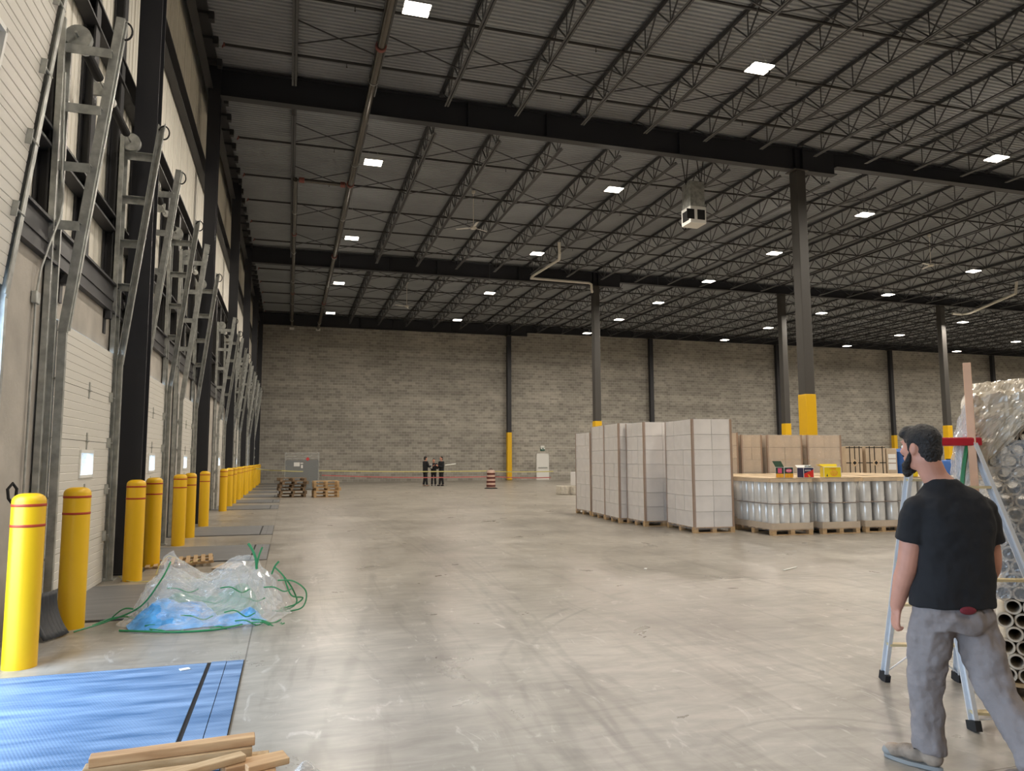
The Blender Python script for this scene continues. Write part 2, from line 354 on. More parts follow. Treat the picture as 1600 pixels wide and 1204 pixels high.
# far wall
tag(MB().box(XL - 0.3, XR + 0.3, YW, YW + 0.25, 0, ZD + 0.3).build('wall_far', M['block']), 'grey-brown concrete block wall at the far end', 'wall', kind='structure')
tag(MB().box(XR, XR + 0.25, YN, YW, 0, ZD + 0.3).build('wall_right', M['concrete_wall']), 'far right side wall of the warehouse', 'wall', kind='structure')
tag(MB().box(XL - 0.3, XR, YN - 0.25, YN, 0, ZD + 0.3).build('wall_near', M['concrete_wall']), 'wall behind the camera', 'wall', kind='structure')
# deck: ribs run along X
def deck():
    mb = MB(); y = YN - 0.2; p = 0.152; prof = []
    while y < YW + 0.2:
        prof += [(y, ZD), (y + 0.055, ZD), (y + 0.068, ZD + 0.045), (y + 0.139, ZD + 0.045)]; y += p
    n = len(prof); vs = [(x, a, b) for x in (XL - 0.3, XR + 0.3) for a, b in prof]
    fs = [(i, i + 1, n + i + 1, n + i) for i in range(n - 1)]
    mb.add(vs, fs); mb.box(XL - 0.3, XR + 0.3, YN - 0.2, YW + 0.3, ZD + 0.06, ZD + 0.2)
    return mb.build('ceiling', M['deck'])
tag(deck(), 'dark ribbed steel roof deck above the joists', 'ceiling', kind='structure')
# lower precast wall with door openings
ZP = 3.68
def lower_wall():
    mb = MB(); x0, x1 = XL - 0.3, XL; y = YN
    ops = []
    for i, c in enumerate(DOORC):
        if i == MISSING: ops.append((c - 0.35, c + 0.65, 2.2))
        else: ops.append((c - DW / 2, c + DW / 2, DH))
    for a, b, h in ops:
        if b > YW: break
        mb.box(x0, x1, y, a, 0, ZP); mb.box(x0, x1, a, b, h, ZP); y = b
    mb.box(x0, x1, y, YW, 0, ZP)
    return mb.build('wall_left', M['concrete_wall'])
tag(lower_wall(), 'pale precast concrete lower wall around the dock doors', 'wall', kind='structure')
def upper_wall():
    prof = []; y = YN
    while y < YW:
        for k in range(5):
            prof += [(XL - 0.15, y), (XL - 0.15, y + 0.16), (XL - 0.165, y + 0.17), (XL - 0.165, y + 0.2)]; y += 0.21
        prof += [(XL - 0.15, y), (XL - 0.20, y + 0.003), (XL - 0.20, y + 0.025), (XL - 0.15, y + 0.028)]; y += 0.03
    n = len(prof); vs = [(x, yy, z) for z in (ZP, ZD) for x, yy in prof]
    mb = MB(); mb.add(vs, [(i, i + 1, n + i + 1, n + i) for i in range(n - 1)]); mb.box(XL - 0.4, XL - 0.22, YN, YW, ZP, ZD)
    return mb.build('wall_left_upper', M['panel'])
tag(upper_wall(), 'cream vertical insulated metal panels above the dock doors', 'wall', kind='structure')

# ------------------------------------------------------------------ wall steel on the left
for i, (z0, z1, d, nm) in enumerate(((3.62, 4.04, 0.02, 'lowest dark steel girt running along the top of the concrete wall'),
        (4.80, 5.02, 0.0, 'narrow dark steel girt just above the lowest one on the left wall'),
        (7.00, 7.35, 0.0, 'dark steel girt at mid height of the left wall panels'), (9.35, 9.85, 0.0, 'deep dark steel girt high on the left wall'))):
    mb = MB(); x0 = XL - 0.14
    if i == 0: x0 = XL + 0.003
    w = 0.16 if i else 0.07
    mb.prism([(x0, z0), (x0 + w, z0), (x0 + w, z0 + 0.03), (x0 + 0.03, z0 + 0.03), (x0 + 0.03, z1 - 0.03), (x0 + w, z1 - 0.03), (x0 + w, z1), (x0, z1)], 1, YN, YW - 0.05)
    if i == 0: mb.box(x0, x0 + 0.045, YN, YW - 0.05, z0 + 0.17, z0 + 0.22)
    tag(mb.build('wall_girt', M['girt']), nm, 'girt', kind='thing')
door_words = {}
k = 0
for i, c in enumerate(DOORC):
    if i < 2: door_words[i] = ['the door behind the camera', 'the open near dock door'][i]; continue
    if i == MISSING: door_words[i] = 'the walk door'; continue
    door_words[i] = 'the %s closed dock door' % ORD[k]; k += 1
for i, c in enumerate(DOORC):
    for j, dy in enumerate((-1.45, 0.0, 1.45)):
        if abs(c + dy - 3.1) < 0.3 or c + dy > 55.9: continue
        for cyy in (11.95, 20.8, 29.65, 38.5, 47.35):
            if abs(c + dy - cyy) < 0.35: break
        else:
            mb = MB(); x0, y0 = XL - 0.14, c + dy; h = 0.10; zt = 9.35 if (i == 2 and j > 0) else 7.0
            mb.box(x0, x0 + 0.02, y0 - h, y0 + h, ZP + 0.36, zt); mb.box(x0 + 0.02, x0 + 0.115, y0 - 0.012, y0 + 0.012, ZP + 0.36, zt); mb.box(x0 + 0.115, x0 + 0.135, y0 - h, y0 + h, ZP + 0.36, zt)
            tag(mb.build('wall_post', M['girt']), 'dark wall post %s %s' % (['at the near side of', 'above the middle of', 'at the far side of'][j], door_words[i]), 'post', kind='thing')

# columns on the left wall
LCY = [3.1, 11.95, 20.8, 29.65, 38.5, 47.35, 55.8]
def w_column(x0, x1, yc, h, z1):
    mb = MB(); t = 0.03
    mb.box(x0, x1, yc - h, yc - h + t, 0, z1); mb.box(x0, x1, yc + h - t, yc + h, 0, z1); mb.box((x0 + x1) / 2 - 0.012, (x0 + x1) / 2 + 0.012, yc - h + t, yc + h - t, 0, z1)
    mb.box(x0 - 0.0, x1 + 0.05, yc - h - 0.04, yc + h + 0.04, 0, 0.025)
    return mb
for i, y in enumerate(LCY):
    o = w_column(XL + 0.08, XL + 0.39, y, 0.17, ZD - 0.12).build('wall_column', M['paint'])
    tag(o, 'tall charcoal steel column, %s along the left wall' % (['nearest the camera', 'nearest in view', 'second in view', 'third in view', 'fourth in view', 'fifth in view', 'last, in the far corner'][i]), 'column', kind='thing')
# eave beam with joist seats
mb = MB(); mb.box(XL + 0.02, XL + 0.05, YN, YW - 0.1, ZD - 0.75, ZD - 0.1); mb.box(XL + 0.02, XL + 0.30, YN, YW - 0.1, ZD - 0.12, ZD - 0.02); mb.box(XL + 0.02, XL + 0.2, YN, YW - 0.1, ZD - 0.78, ZD - 0.75)
o = mb.build('eave_beam', M['girt']); tag(o, 'dark eave beam along the top of the left wall', 'beam', kind='thing')
y = 8.2
seat = MB().box(0, 0.42, -0.06, 0.06, -0.07, 0).box(0.3, 0.42, -0.09, 0.09, -0.2, 0.0).mesh('seat_bracket', M['girt'])
while y < 55:
    link('seat_bracket', seat, o, (XL + 0.02, y, ZD - 0.12)); y += 1.1

# ------------------------------------------------------------------ interior columns
M['guard'] = M['yellow']
def interior_column(x, y, wall, guard, label, ztop):
    t = empty('steel_column', (x, y, 0)); h = 0.19 if not wall else 0.17
    mb = MB(); mb.prism([(-h, -h), (h, -h), (h, h), (-h, h)], 2, 0.02, ztop); s = bevel(mb.build('shaft', M['column' if not wall else 'paint'], t), 0.03, 3)
    MB().box(-h - .08, h + .08, -h - .08, h + .08, 0, 0.025).build('base_plate', M['column'], t)
    MB().box(-h - .1, h + .1, -h - .06, h + .06, ztop, ztop + 0.03).build('cap_plate', M['column'], t)
    if guard:
        g = h + 0.02; bevel(MB().box(-g, g, -g, g, 0.03, 3.75).build('column_guard', M['guard'], t), 0.035, 3)
    return tag(t, label, 'column', kind='thing')
GBOT = 11.5
for j, y in enumerate((20.8, 38.5)):
    for i, x in enumerate(CX[:5]):
        z = GBOT if i == 0 else 11.8
        interior_column(x, y, False, True, 'dark square steel column with yellow guard, %s from the left in the %s row' % (ORD[i], ['nearer', 'farther']['nearer farther'.split().index(['nearer', 'farther'][j])]), z - 0.03)
for i, x in enumerate(CX[:5]):
    g = i in (0, 3)
    interior_column(x, 56.0, True, g, 'dark column against the far block wall, %s from the left%s' % (ORD[i], ', yellow base guard' if g else ''), (GBOT if i == 0 else 11.8) - 0.03)

# ------------------------------------------------------------------ girders
gname = ['girder behind the camera', 'nearest girder', 'middle girder', 'girder on the far wall']
for gi, y in enumerate(GY):
    def ibeam(x0, x1, zb, zt):
        mb = MB(); b = 0.15; mb.box(x0, x1, y - b, y + b, zb, zb + 0.03); mb.box(x0, x1, y - b, y + b, zt - 0.03, zt); mb.box(x0, x1, y - 0.012, y + 0.012, zb + 0.03, zt - 0.03)
        return mb
    o = ibeam(XL + 0.38, 18.17, GBOT, ZD - 0.10).build('roof_girder', M['paint']); tag(o, 'deep dark I-beam, left section of the ' + gname[gi], 'girder', kind='thing')
    mb = MB()
    for x in [CX[0] - 0.15, CX[0] + 0.15] + ([4.9, 7.4, 12.0] if gi else []): mb.box(x - 0.01, x + 0.01, y - 0.14, y + 0.14, GBOT + 0.03, ZD - 0.13)
    mb.build('stiffener', M['paint'], o)
    x0 = 18.18
    for s_ in range(5):
        x1 = CX[s_ + 1] + 1.5 if s_ < 4 else XR
        o = ibeam(x0, x1, 11.8, ZD - 0.10).build('roof_girder', M['paint'])
        tag(o, 'shallower dark I-beam, %s section of the %s' % (ORD[s_ + 1], gname[gi]), 'girder', kind='thing'); x0 = x1 + 0.02

# ------------------------------------------------------------------ joists
SP = 17.4; ZB = 11.66 - (ZD - 0.03)                    # bottom chord relative to top
def joist_meshes():
    top = MB(); bot = MB(); L = SP / 2
    for s_ in (-1, 1):
        top.prism([(s_ * 0.012, 0), (s_ * 0.075, 0), (s_ * 0.075, -0.008), (s_ * 0.022, -0.008), (s_ * 0.022, -0.065), (s_ * 0.012, -0.065)][::s_], 1, -L, L)
        bot.prism([(s_ * 0.012, ZB), (s_ * 0.065, ZB), (s_ * 0.065, ZB + 0.008), (s_ * 0.022, ZB + 0.008), (s_ * 0.022, ZB + 0.06), (s_ * 0.012, ZB + 0.06)][::-s_], 1, -L + 0.75, L - 0.75)
    web = MB(); n = 13; p = (SP - 2.2) / (n - 1); y0 = -L + 1.1
    z0, z1 = ZB + 0.03, -0.03
    for i in range(n):
        yb = y0 + i * p
        web.bar((0, yb, z0), (0, yb, z1), 0.022, 0.022, (0, 1, 0))
        for sgn in (-1, 1):
            yt = yb + sgn * p / 2
            if i == 0 and sgn < 0: yt = -L + 0.15
            if i == n - 1 and sgn > 0: yt = L - 0.15
            web.bar((0, yb, z0), (0, yt, z1), 0.030, 0.030, (1, 0, 0))
    seat_ = MB().box(-0.07, 0.07, -L, -L + 0.14, -0.09, -0.0).box(-0.07, 0.07, L - 0.14, L, -0.09, 0.0)
    return top.mesh('top_chord', M['joist']), bot.mesh('bottom_chord', M['joist']), web.mesh('web', M['joist']), seat_.mesh('bearing_seat', M['joist'])
jt, jb, jw, js = joist_meshes()
dx = 2.0917
br = MB()
br.bar((0.02, 0, -0.06), (dx - 0.02, 0.05, ZB + 0.05), 0.028, 0.028, (0, 1, 0), 'L'); br.bar((0.02, 0.03, ZB + 0.05), (dx - 0.02, 0.02, -0.06), 0.028, 0.028, (0, 1, 0), 'L')
brm = br.mesh('cross_brace', M['joist'])
BY = (-6.0, -2.4, 1.5, 5.9)
bayn = ['nearest roof bay', 'middle roof bay', 'far roof bay']
def wallward(i): return 'the joist nearest the left wall' if i == 0 else 'the %s joist from the left wall' % ordinal(i)
for b in range(3):
    yc = (GY[b] + GY[b + 1]) / 2
    for i, x in enumerate(JX):
        if x > XR - 0.5: continue
        if b == 0 and x > 36: continue        # beyond the frame on the right
        t = empty('bar_joist', (x, yc, ZD - 0.03))
        link('top_chord', jt, t); link('bottom_chord', jb, t); link('web', jw, t); link('bearing_seat', js, t)
        if i < len(JX) - 1:
            for k_ in BY: link('cross_brace', brm, t, (0, k_, 0))
        tag(t, 'dark open-web steel joist in the %s, %s' % (bayn[b], wallward(i)), 'joist', 'bar joists under the roof deck', kind='thing')

# ------------------------------------------------------------------ sprinkler pipes
BRY = [13.9, 16.4, 18.95, 24.55, 27.8, 30.5, 33.3, 36.1, 41.6, 44.7, 47.6, 50.7, 53.6]
hd = MB().bar((0, 0, 0), (0, 0, -0.10), 0.018, shape='round', n=6).lathe([(0.016, -0.12), (0.02, -0.1)], 8).mesh('sprinkler_head', M['branch'])
for i, y in enumerate(BRY):
    x1 = 36 if y < 20 else XR - 0.5
    t = empty('sprinkler_line', (-1.8, y, 12.02))
    MB().tube([(0, 0, 0), (x1 + 1.8, 0, 0)], 0.036, 8).build('pipe', M['branch'], t, True)
    MB().tube([(-0.04, 0, 0), (0.0, 0, 0)], 0.052, 10).tube([(-0.02, 0, 0.0), (-0.05, 0, -0.03), (-0.06, 0, -0.09)], 0.018, 6).build('end_cap', M['copper'], t, True)
    k_ = 0; xx = 3.0
    while xx < min(x1, 40): link('sprinkler_head', hd, t, (xx, 0, -0.02)); xx += 3.0
    tag(t, 'thin dark sprinkler branch pipe crossing the ceiling, %s from the camera' % ordinal(i), 'pipe', 'sprinkler branch pipes', kind='thing')
def hanger_pipe(name, pts, r, label, matn='pipe', coup=(), group=None, hang=()):
    t = empty(name, pts[0]); P0 = Vector(pts[0])
    MB().tube([Vector(p) - P0 for p in pts], r, 14).build('pipe_run', M[matn], t, True)
    for a in coup:
        a = Vector(a) - P0
        MB().tube([a + Vector((0, -0.05, 0)), a + Vector((0, 0.05, 0))], r * 1.28, 14).build('coupling', M['copper'], t, True)
    for a in hang:
        a = Vector(a) - P0
        MB().bar(a, (a.x, a.y, ZD - P0.z), 0.012, shape='round', n=6).tube([a + Vector((r * 1.15 * math.cos(q), 0, r * 1.15 * math.sin(q))) for q in [2 * PI * j / 12 for j in range(12)]], 0.008, 5, closed=True).build('hanger', M['galv'], t)
    return tag(t, label, 'pipe', kind='thing')
hanger_pipe('sprinkler_main', [(1.86, 12, 11.42), (1.86, 56.4, 11.42)], 0.105, 'large dark sprinkler main running to the far wall beside the lamp row', coup=[(1.86, y, 11.42) for y in (16.9, 26.1, 35.8, 47)], hang=[(1.86, y, 11.42) for y in (14, 18.6, 24.2, 30, 36, 42, 48, 54)])
hanger_pipe('sprinkler_main', [(-0.02, 26.4, 11.5), (-0.02, 56.4, 11.5)], 0.085, 'thinner dark sprinkler main nearer the left wall, starting at the cross pipe', coup=[(-0.02, 33, 11.5), (-0.02, 45, 11.5)], hang=[(-0.02, y, 11.5) for y in (30, 36, 42, 48, 54)])
t = hanger_pipe('cross_pipe', [(0.08, 26.4, 11.5), (1.74, 26.4, 11.48)], 0.07, 'short dark cross pipe with red couplings joining the two sprinkler mains')
MB().tube([(0.02, 0, 0), (0.2, 0, 0)], 0.10, 12).tube([(1.45, 0, -0.02), (1.62, 0, -0.02)], 0.10, 12).build('coupling', M['copper'], t, True)
for x, l in ((-0.02, 'left'), (1.86, 'right')):
    bevel(tag(MB().box(x - 0.16, x + 0.16, YW - 0.05, YW, 11.25, 11.42).build('pipe_collar', M['white']), 'white patch where the %s sprinkler main enters the block wall' % l, 'collar', kind='thing'), 0.01)
hanger_pipe('gas_pipe', [(12.30, 32.8, 12.1), (12.36, 32.9, 11.6), (12.75, 34.0, 11.6), (12.55, 37.6, 11.62), (12.6, 38.15, 11.62), (16.1, 38.15, 11.58), (16.25, 38.15, 11.5), (16.25, 38.15, 11.2), (16.35, 38.3, 11.1)], 0.075,
            'pale bent pipe wrapping the middle girder beside the second-row column', 'whitepipe')
hanger_pipe('gas_pipe', [(42.3, 38.1, 11.22), (43.1, 38.1, 11.22), (42.8, 37.2, 11.12), (40.6, 32.2, 11.2), (40.6, 32.1, 11.9)], 0.08, 'pale pipe sloping up beside the right-hand column of the far row', 'whitepipe')

# ------------------------------------------------------------------ high-bay lights
def make_light():
    t = empty('high_bay_light', (0, 0, 0))
    bevel(MB().box(-0.26, 0.26, -0.07, 0.07, 0.0, 0.05).build('housing', M['grey'], t), 0.01)
    for s_ in (-1, 1):
        bevel(MB().box(-0.26, 0.26, s_ * 0.12 - 0.09, s_ * 0.12 + 0.09, -0.03, 0.0).build('diffuser', M['led'], t), 0.012)
    for s_ in (-1, 1): MB().bar((s_ * 0.25, 0, 0.05), (0, 0, 0.55), 0.006, shape='round', n=5).bar((0, 0, 0.55), (0, 0, ZD - 10.49 - 0.0), 0.006, shape='round', n=5).build('hanging_wire', M['galv'], t)
    return t
area = bpy.data.lights.new('lamp_glow', 'AREA'); area.shape = 'RECTANGLE'; area.size = 0.5; area.size_y = 0.4; area.energy = LAMP_POWER; area.color = LAMP_COLOR
proto = None
rows = [(2.2, 13.74, 7.9, -2, 5), (10.08, 13.74, 7.93, -2, 5)] + [(x, 16.14, 5.28, -3, 7) for x in (19.98, 31.1, 42.2, 53.3, 64.4, 75.5)]
for ri, (x, y0, d, a, bb) in enumerate(rows):
    for k_ in range(a, bb):
        if ri > 3 and k_ < 0: continue
        y = y0 + d * k_
        o = proto if proto is None else copy_tree(proto)
        if proto is None: proto = o = make_light()
        o.location = (x, y, 10.49)
        if k_ < 0: lab = 'bright white hanging lamp overhead toward the camera, %s lamp row from the left, %s back' % (ORD[ri], ORD[-k_ - 1])
        else: lab = 'bright twin-panel hanging lamp, %s lamp row from the left wall, %s lamp away from camera' % (ORD[ri], ORD[k_])
        tag(o, lab, 'lamp', 'hanging high-bay lamps', 'thing')
        lo = bpy.data.objects.new('lamp_glow', area); COL.objects.link(lo); lo.parent = o; lo.location = (0, 0, -0.035)
# daylight portals at the two open doors
for c in DOORC[:2]:
    pl = bpy.data.lights.new('door_portal', 'AREA'); pl.shape = 'RECTANGLE'; pl.size = DH; pl.size_y = DW; pl.cycles.is_portal = True
    po = bpy.data.objects.new('door_portal', pl); COL.objects.link(po); po.location = (XL - 0.31, c, DH / 2); po.rotation_euler = (0, -PI / 2, 0)

# ------------------------------------------------------------------ ceiling fans and heater
def make_fan():
    t = empty('ceiling_fan', (0, 0, 0))
    MB().bar((0, 0, 0.05), (0, 0, 1.45), 0.03, shape='round').build('downrod', M['whitepipe'], t, True)
    MB().lathe([(0.02, 1.4), (0.07, 1.42), (0.08, 1.52), (0.02, 1.55)], 14).build('canopy', M['whitepipe'], t, True)
    MB().lathe([(0.03, -0.06), (0.11, -0.05), (0.13, 0.0), (0.11, 0.05), (0.03, 0.08)], 18).build('motor', M['whitepipe'], t, True)
    for k_ in range(3):
        R = Matrix.Rotation(2 * PI * k_ / 3 + 0.5, 4, 'Z') @ Matrix.Rotation(0.2, 4, 'X')
        mb = MB(); mb.box(0.1, 0.26, -0.02, 0.02, -0.01, 0.01, R); mb.prism([(0.22, -0.06), (0.72, -0.045), (0.74, 0.045), (0.22, 0.06)], 2, -0.005, 0.005, R)
        mb.build('blade', M['white'], t)
    return t
fan = make_fan(); fan.location = (6.85, 28.0, 10.85); tag(fan, 'white three-blade ceiling fan hanging past the nearest girder', 'fan', 'ceiling fans', 'thing')
for p, l in (((6.6, 43.9, 10.86), 'small white ceiling fan hanging beyond the middle girder'), ((29.4, 27.5, 10.85), 'white ceiling fan far right, above the far-row columns')):
    f = copy_tree(fan); f.location = p; f.rotation_euler = (0, 0, 0.8); tag(f, l, 'fan', 'ceiling fans', 'thing')
t = empty('unit_heater', (13.0, 21.6, 10.2))
bevel(MB().box(-0.30, 0.30, -0.3, 0.3, -0.7, -0.12).build('louver_box', M['white'], t), 0.015)
for s_ in (-1, 1): MB().box(-0.2 + 0.2 * s_ - 0.04, 0.0 + 0.2 * s_ + 0.04, -0.315, -0.295, -0.58, -0.24).build('grille', M['gap'], t)
MB().box(-0.315, -0.295, -0.2, 0.2, -0.58, -0.24).build('grille', M['gap'], t)
MB().box(-0.27, 0.27, -0.27, 0.27, -0.12, 0.75).build('duct', M['galv'], t)
for s_ in (-1, 1): MB().bar((s_ * 0.28, 0, 0.7), (s_ * 0.1, 0, ZD - 10.2), 0.04, 0.04, (0, 1, 0), 'L').bar((s_ * 0.28, 0, 0.7), (s_ * 0.5, 0, ZD - 10.2), 0.04, 0.04, (0, 1, 0), 'L').build('hanger', M['joist'], t)
tag(t, 'white unit heater box with duct hanging behind the nearest girder', 'heater', kind='thing')

# ------------------------------------------------------------------ dock doors, tracks, springs
DX = XL + 0.035                     # back face of the closed door leaf
def groove_profile(h):
    p = [(0, 0), (0.045, 0)]; z = 0.05
    while z < h - 0.03:
        p += [(0.045, z), (0.040, z + 0.006), (0.045, z + 0.012)]; z += 0.092
    return p + [(0.045, h), (0, h)]
SH = 0.612
def door_sections():
    full = MB().prism(groove_profile(SH - 0.006), 1, -1.27, 1.27)
    win = MB(); wy0, wy1, wz0, wz1 = -0.17, 0.45, 0.17, 0.50
    win.prism(groove_profile(SH - 0.006), 1, -1.27, wy0); win.prism(groove_profile(SH - 0.006), 1, wy1, 1.27)
    win.box(0, 0.045, wy0, wy1, 0, wz0); win.box(0, 0.045, wy0, wy1, wz1, SH - 0.006)
    for q in (full, win): q.box(-0.012, 0.0, -1.27, 1.27, -0.02, 0.02)
    fr = MB(); fr.box(-0.005, 0.06, wy0, wy0 + 0.035, wz0, wz1).box(-0.005, 0.06, wy1 - 0.035, wy1, wz0, wz1).box(-0.005, 0.06, wy0, wy1, wz0, wz0 + 0.035).box(-0.005, 0.06, wy0, wy1, wz1 - 0.035, wz1)
    pane = MB().box(0.018, 0.022, wy0 + 0.03, wy1 - 0.03, wz0 + 0.03, wz1 - 0.03)
    hb = MB(); hb.prism([(-0.022, -0.10), (0.022, -0.10), (0.03, -0.03), (0.055, 0), (0.03, 0.03), (0.022, 0.10), (-0.022, 0.10)], 0, 0, 0.006).bar((0.012, -0.05, 0), (0.012, 0.05, 0), 0.018, shape='round')
    rb = MB(); rb.prism([(-.05, -.065), (.035, -.02), (.035, .02), (-.05, .065)], 0, 0.0, 0.012).prism([(-.05, -.065), (-.042, -.065), (-.042, .065), (-.05, .065)], 0, 0.0, 0.045).bar((0.03, -0.04, 0), (0.03, 0.15, 0), 0.02, shape='round', n=8)
    return [a.mesh(n, m) for a, n, m in ((full, 'section', M['door']), (win, 'window_section', M['door']), (fr, 'window_frame', M['white']), (pane, 'pane', M['glass']), (hb, 'hinge', M['galv']), (rb, 'roller_hinge', M['galv']))]
dm_full, dm_win, dm_frame, dm_pane, dm_hinge, dm_roll = door_sections()
def place_door(i, c, closed, label):
    t = empty('door_%d' % (i + 1), (DX, c, 0.0))
    lean = 0.0
    for k_ in range(5):
        if closed: z, x, rot = 0.01 + k_ * SH, 0, 0
        else: rot = 0.112; z, x = 3.02 + k_ * SH * math.cos(rot), 0.10 + k_ * SH * math.sin(rot)
        o = link('section' if k_ != 2 else 'window_section', dm_full if k_ != 2 else dm_win, t, (x, 0, z)); o.rotation_euler = (0, rot, 0)
        if k_ == 2: link('window_frame', dm_frame, o); link('pane', dm_pane, o)
        if k_:
            for yy in (0.12,): link('hinge', dm_hinge, o, (0.046, yy, -0.003))
            for yy, sg in ((1.2, 1), (-1.2, -1)):
                h = link('roller_hinge', dm_roll, o, (0.046, yy, -0.003)); h.scale = (1, sg, 1)
    tag(t, label, 'door', kind='structure')
dk = 0
for i, c in enumerate(DOORC):
    if i == MISSING: continue
    if i >= 2: lab = 'closed white sectional dock door with small window, %s from the camera' % ORD[dk]; dk += 1
    else: lab = 'white sectional dock door raised along its sloping tracks, %s' % ('at the picture edge' if i == 1 else 'behind the camera')
    place_door(i, c, i >= 2, lab)
# walk door in the left wall
t = empty('door_%d' % (MISSING + 1), (XL, DOORC[MISSING] + 0.15, 0)); MB().box(-0.06, -0.02, -0.5, 0.5, 0, 2.18).build('leaf', M['door'], t)
MB().box(-0.08, 0.05, -0.56, -0.5, 0, 2.25).box(-0.08, 0.05, 0.5, 0.56, 0, 2.25).box(-0.08, 0.05, -0.56, 0.56, 2.18, 2.25).build('door_frame', M['galv'], t)
MB().bar((0.02, -0.4, 1.0), (0.02, 0.4, 1.0), 0.04).build('push_bar', M['grey'], t); tag(t, 'pale walk door between the third and fourth closed dock doors', 'door', kind='structure')

KZ, TZ = 2.95, 6.42
def track_meshes():
    ch = MB(); ch.prism([(0, -0.14), (0.055, -0.14), (0.055, -0.10), (0.012, -0.10), (0.012, 0.10), (0.055, 0.10), (0.055, 0.14), (0, 0.14)], 2, 0.0, 6.2)
    for z in (3.3, 2.2, 1.2, 0.4): ch.box(0.012, 0.02, -0.03, 0.03, z, z + 0.05)
    v = MB().bar((0.13, 0, 0.02), (0.13, 0, KZ), 0.055, 0.075, (1, 0, 0), 'C')
    inc = MB().bar((0.13, 0, KZ - 0.02), (0.52, 0, TZ), 0.06, 0.085, (1, 0, 0), 'C'); inc.bar((0.175, 0.045, KZ), (0.575, 0.045, TZ), 0.05, 0.012, (1, 0, 0))
    brs = []
    for z in (4.03, 4.66, 5.30, 5.95):
        x = 0.13 + (z - KZ) / (TZ - KZ) * 0.39
        brs.append(MB().box(0.02, x, -0.05, -0.042, z - 0.05, z + 0.05).box(0.02, x, -0.05, 0.03, z + 0.042, z + 0.05).mesh('spacer_bracket', M['galv']))
    ring = [Vector((0.56 + 0.07 * math.cos(a), 0.03, 6.30 + 0.10 * math.sin(a))) for a in [PI * 1.5 * j / 14 - 1.9 for j in range(15)]]
    lp = MB().tube(ring, 0.011, 6)
    foot = MB().box(0.0, 0.18, -0.12, 0.12, 0.0, 0.012)
    return ch.mesh('wall_channel', M['galv']), v.mesh('vertical_rail', M['galv']), inc.mesh('sloping_rail', M['galv']), brs, lp.mesh('cable_loop', M['rubber']), foot.mesh('foot_plate', M['galv'])
tm_ch, tm_v, tm_i, tm_b, tm_l, tm_f = track_meshes()
dk = 0
for i, c in enumerate(DOORC):
    if i == MISSING or i == 0: continue
    w = 'the open dock door' if i == 1 else 'the %s closed dock door' % ORD[i - 2 if i < MISSING else i - 3]
    for s_, side in ((-1, 'near'), (1, 'far')):
        if c + s_ * 1.45 > 55.5: continue
        t = empty('door_track', (XL + 0.022, c + s_ * 1.45, 0)); 
        if s_ > 0: t.scale = (1, -1, 1)
        link('wall_channel', tm_ch, t, (0, 0.0, 0.012)); link('vertical_rail', tm_v, t, (0, 0.1, 0)); link('sloping_rail', tm_i, t, (0, 0.1, 0)); link('cable_loop', tm_l, t, (0, 0.1, 0)); link('foot_plate', tm_f, t)
        for b_ in tm_b: link('spacer_bracket', b_, t, (0, 0.04, 0))
        tag(t, 'galvanized ladder-like door track at the %s side of %s' % (side, w), 'door track', 'galvanized door tracks', 'thing')
sp = empty('spring_shaft', (0, 0, 0))
MB().bar((0, -1.5, 0), (0, 1.5, 0), 0.026, shape='round', n=8).build('shaft', M['galv'], sp, True)
for a, b in ((-1.1, -0.5), (0.15, 1.05)):
    mb = MB(); n = 22
    mb.tube([(0, a + (b - a) * j / (n * 2), 0) for j in range(n * 2 + 1)], [0.055 if j % 2 else 0.048 for j in range(n * 2 + 1)], 12); mb.build('spring', M['rubber'], sp)
    MB().tube([(0, a - 0.06, 0), (0, a, 0)], 0.06, 12).build('winding_cone', M['white'], sp, True)
for s_ in (-1, 1): MB().tube([(0, s_ * 1.33, 0), (0, s_ * 1.34, 0), (0, s_ * 1.40, 0), (0, s_ * 1.41, 0)], [0.13, 0.10, 0.10, 0.13], 20).build('cable_drum', M['galv'], sp, True)
MB().box(-0.12, 0.03, -0.22, -0.19, -0.08, 0.08).build('center_bracket', M['galv'], sp)
dk = 0
for i, c in enumerate(DOORC):
    if i in (0, MISSING) or c > 50: continue
    o = sp if i == 1 else copy_tree(sp)
    o.location = (XL + 0.15, c, 6.12)
    w = 'the open dock door' if i == 1 else 'the %s closed dock door' % ORD[i - 2 if i < MISSING else i - 3]
    tag(o, 'torsion spring shaft with round cable drums above ' + w, 'door spring', 'door spring shafts', 'thing')

# small wall fittings
t = empty('junction_box', (XL + 0.004, 8.07, 3.18)); bevel(MB().box(0, 0.05, -0.06, 0.06, -0.06, 0.06).build('box', M['grey'], t), 0.008)
t.children[0].data.materials[0] = M['galv']
MB().tube([(0.025, 0, -0.06), (0.025, 0, -1.0), (0.025, -0.01, -2.4)], 0.011, 8).build('conduit', M['galv'], t, True)
MB().tube([(0.03, 0.0, 0.06), (0.05, 0.02, 0.3), (0.09, 0.12, 0.6), (0.13, 0.24, 0.9), (0.14, 0.26, 1.1), (0.13, 0.2, 1.35), (0.11, 0.18, 2.4)], 0.011, 8).build('flexible_conduit', M['galv'], t, True)
tag(t, 'small grey electrical box with bent conduit on the concrete wall near the camera', 'electrical box', kind='thing')
for yy in (8.9, 10.9):
    tag(MB().box(XL, XL + 0.09, yy - 0.05, yy + 0.05, 3.50, 3.60).box(XL, XL + 0.02, yy - 0.05, yy + 0.05, 3.3, 3.62).build('wall_clip', M['girt']), 'dark steel clip below the lowest girt, %s end of the first closed dock door' % ('near' if yy < 10 else 'far'), 'clip', kind='thing')
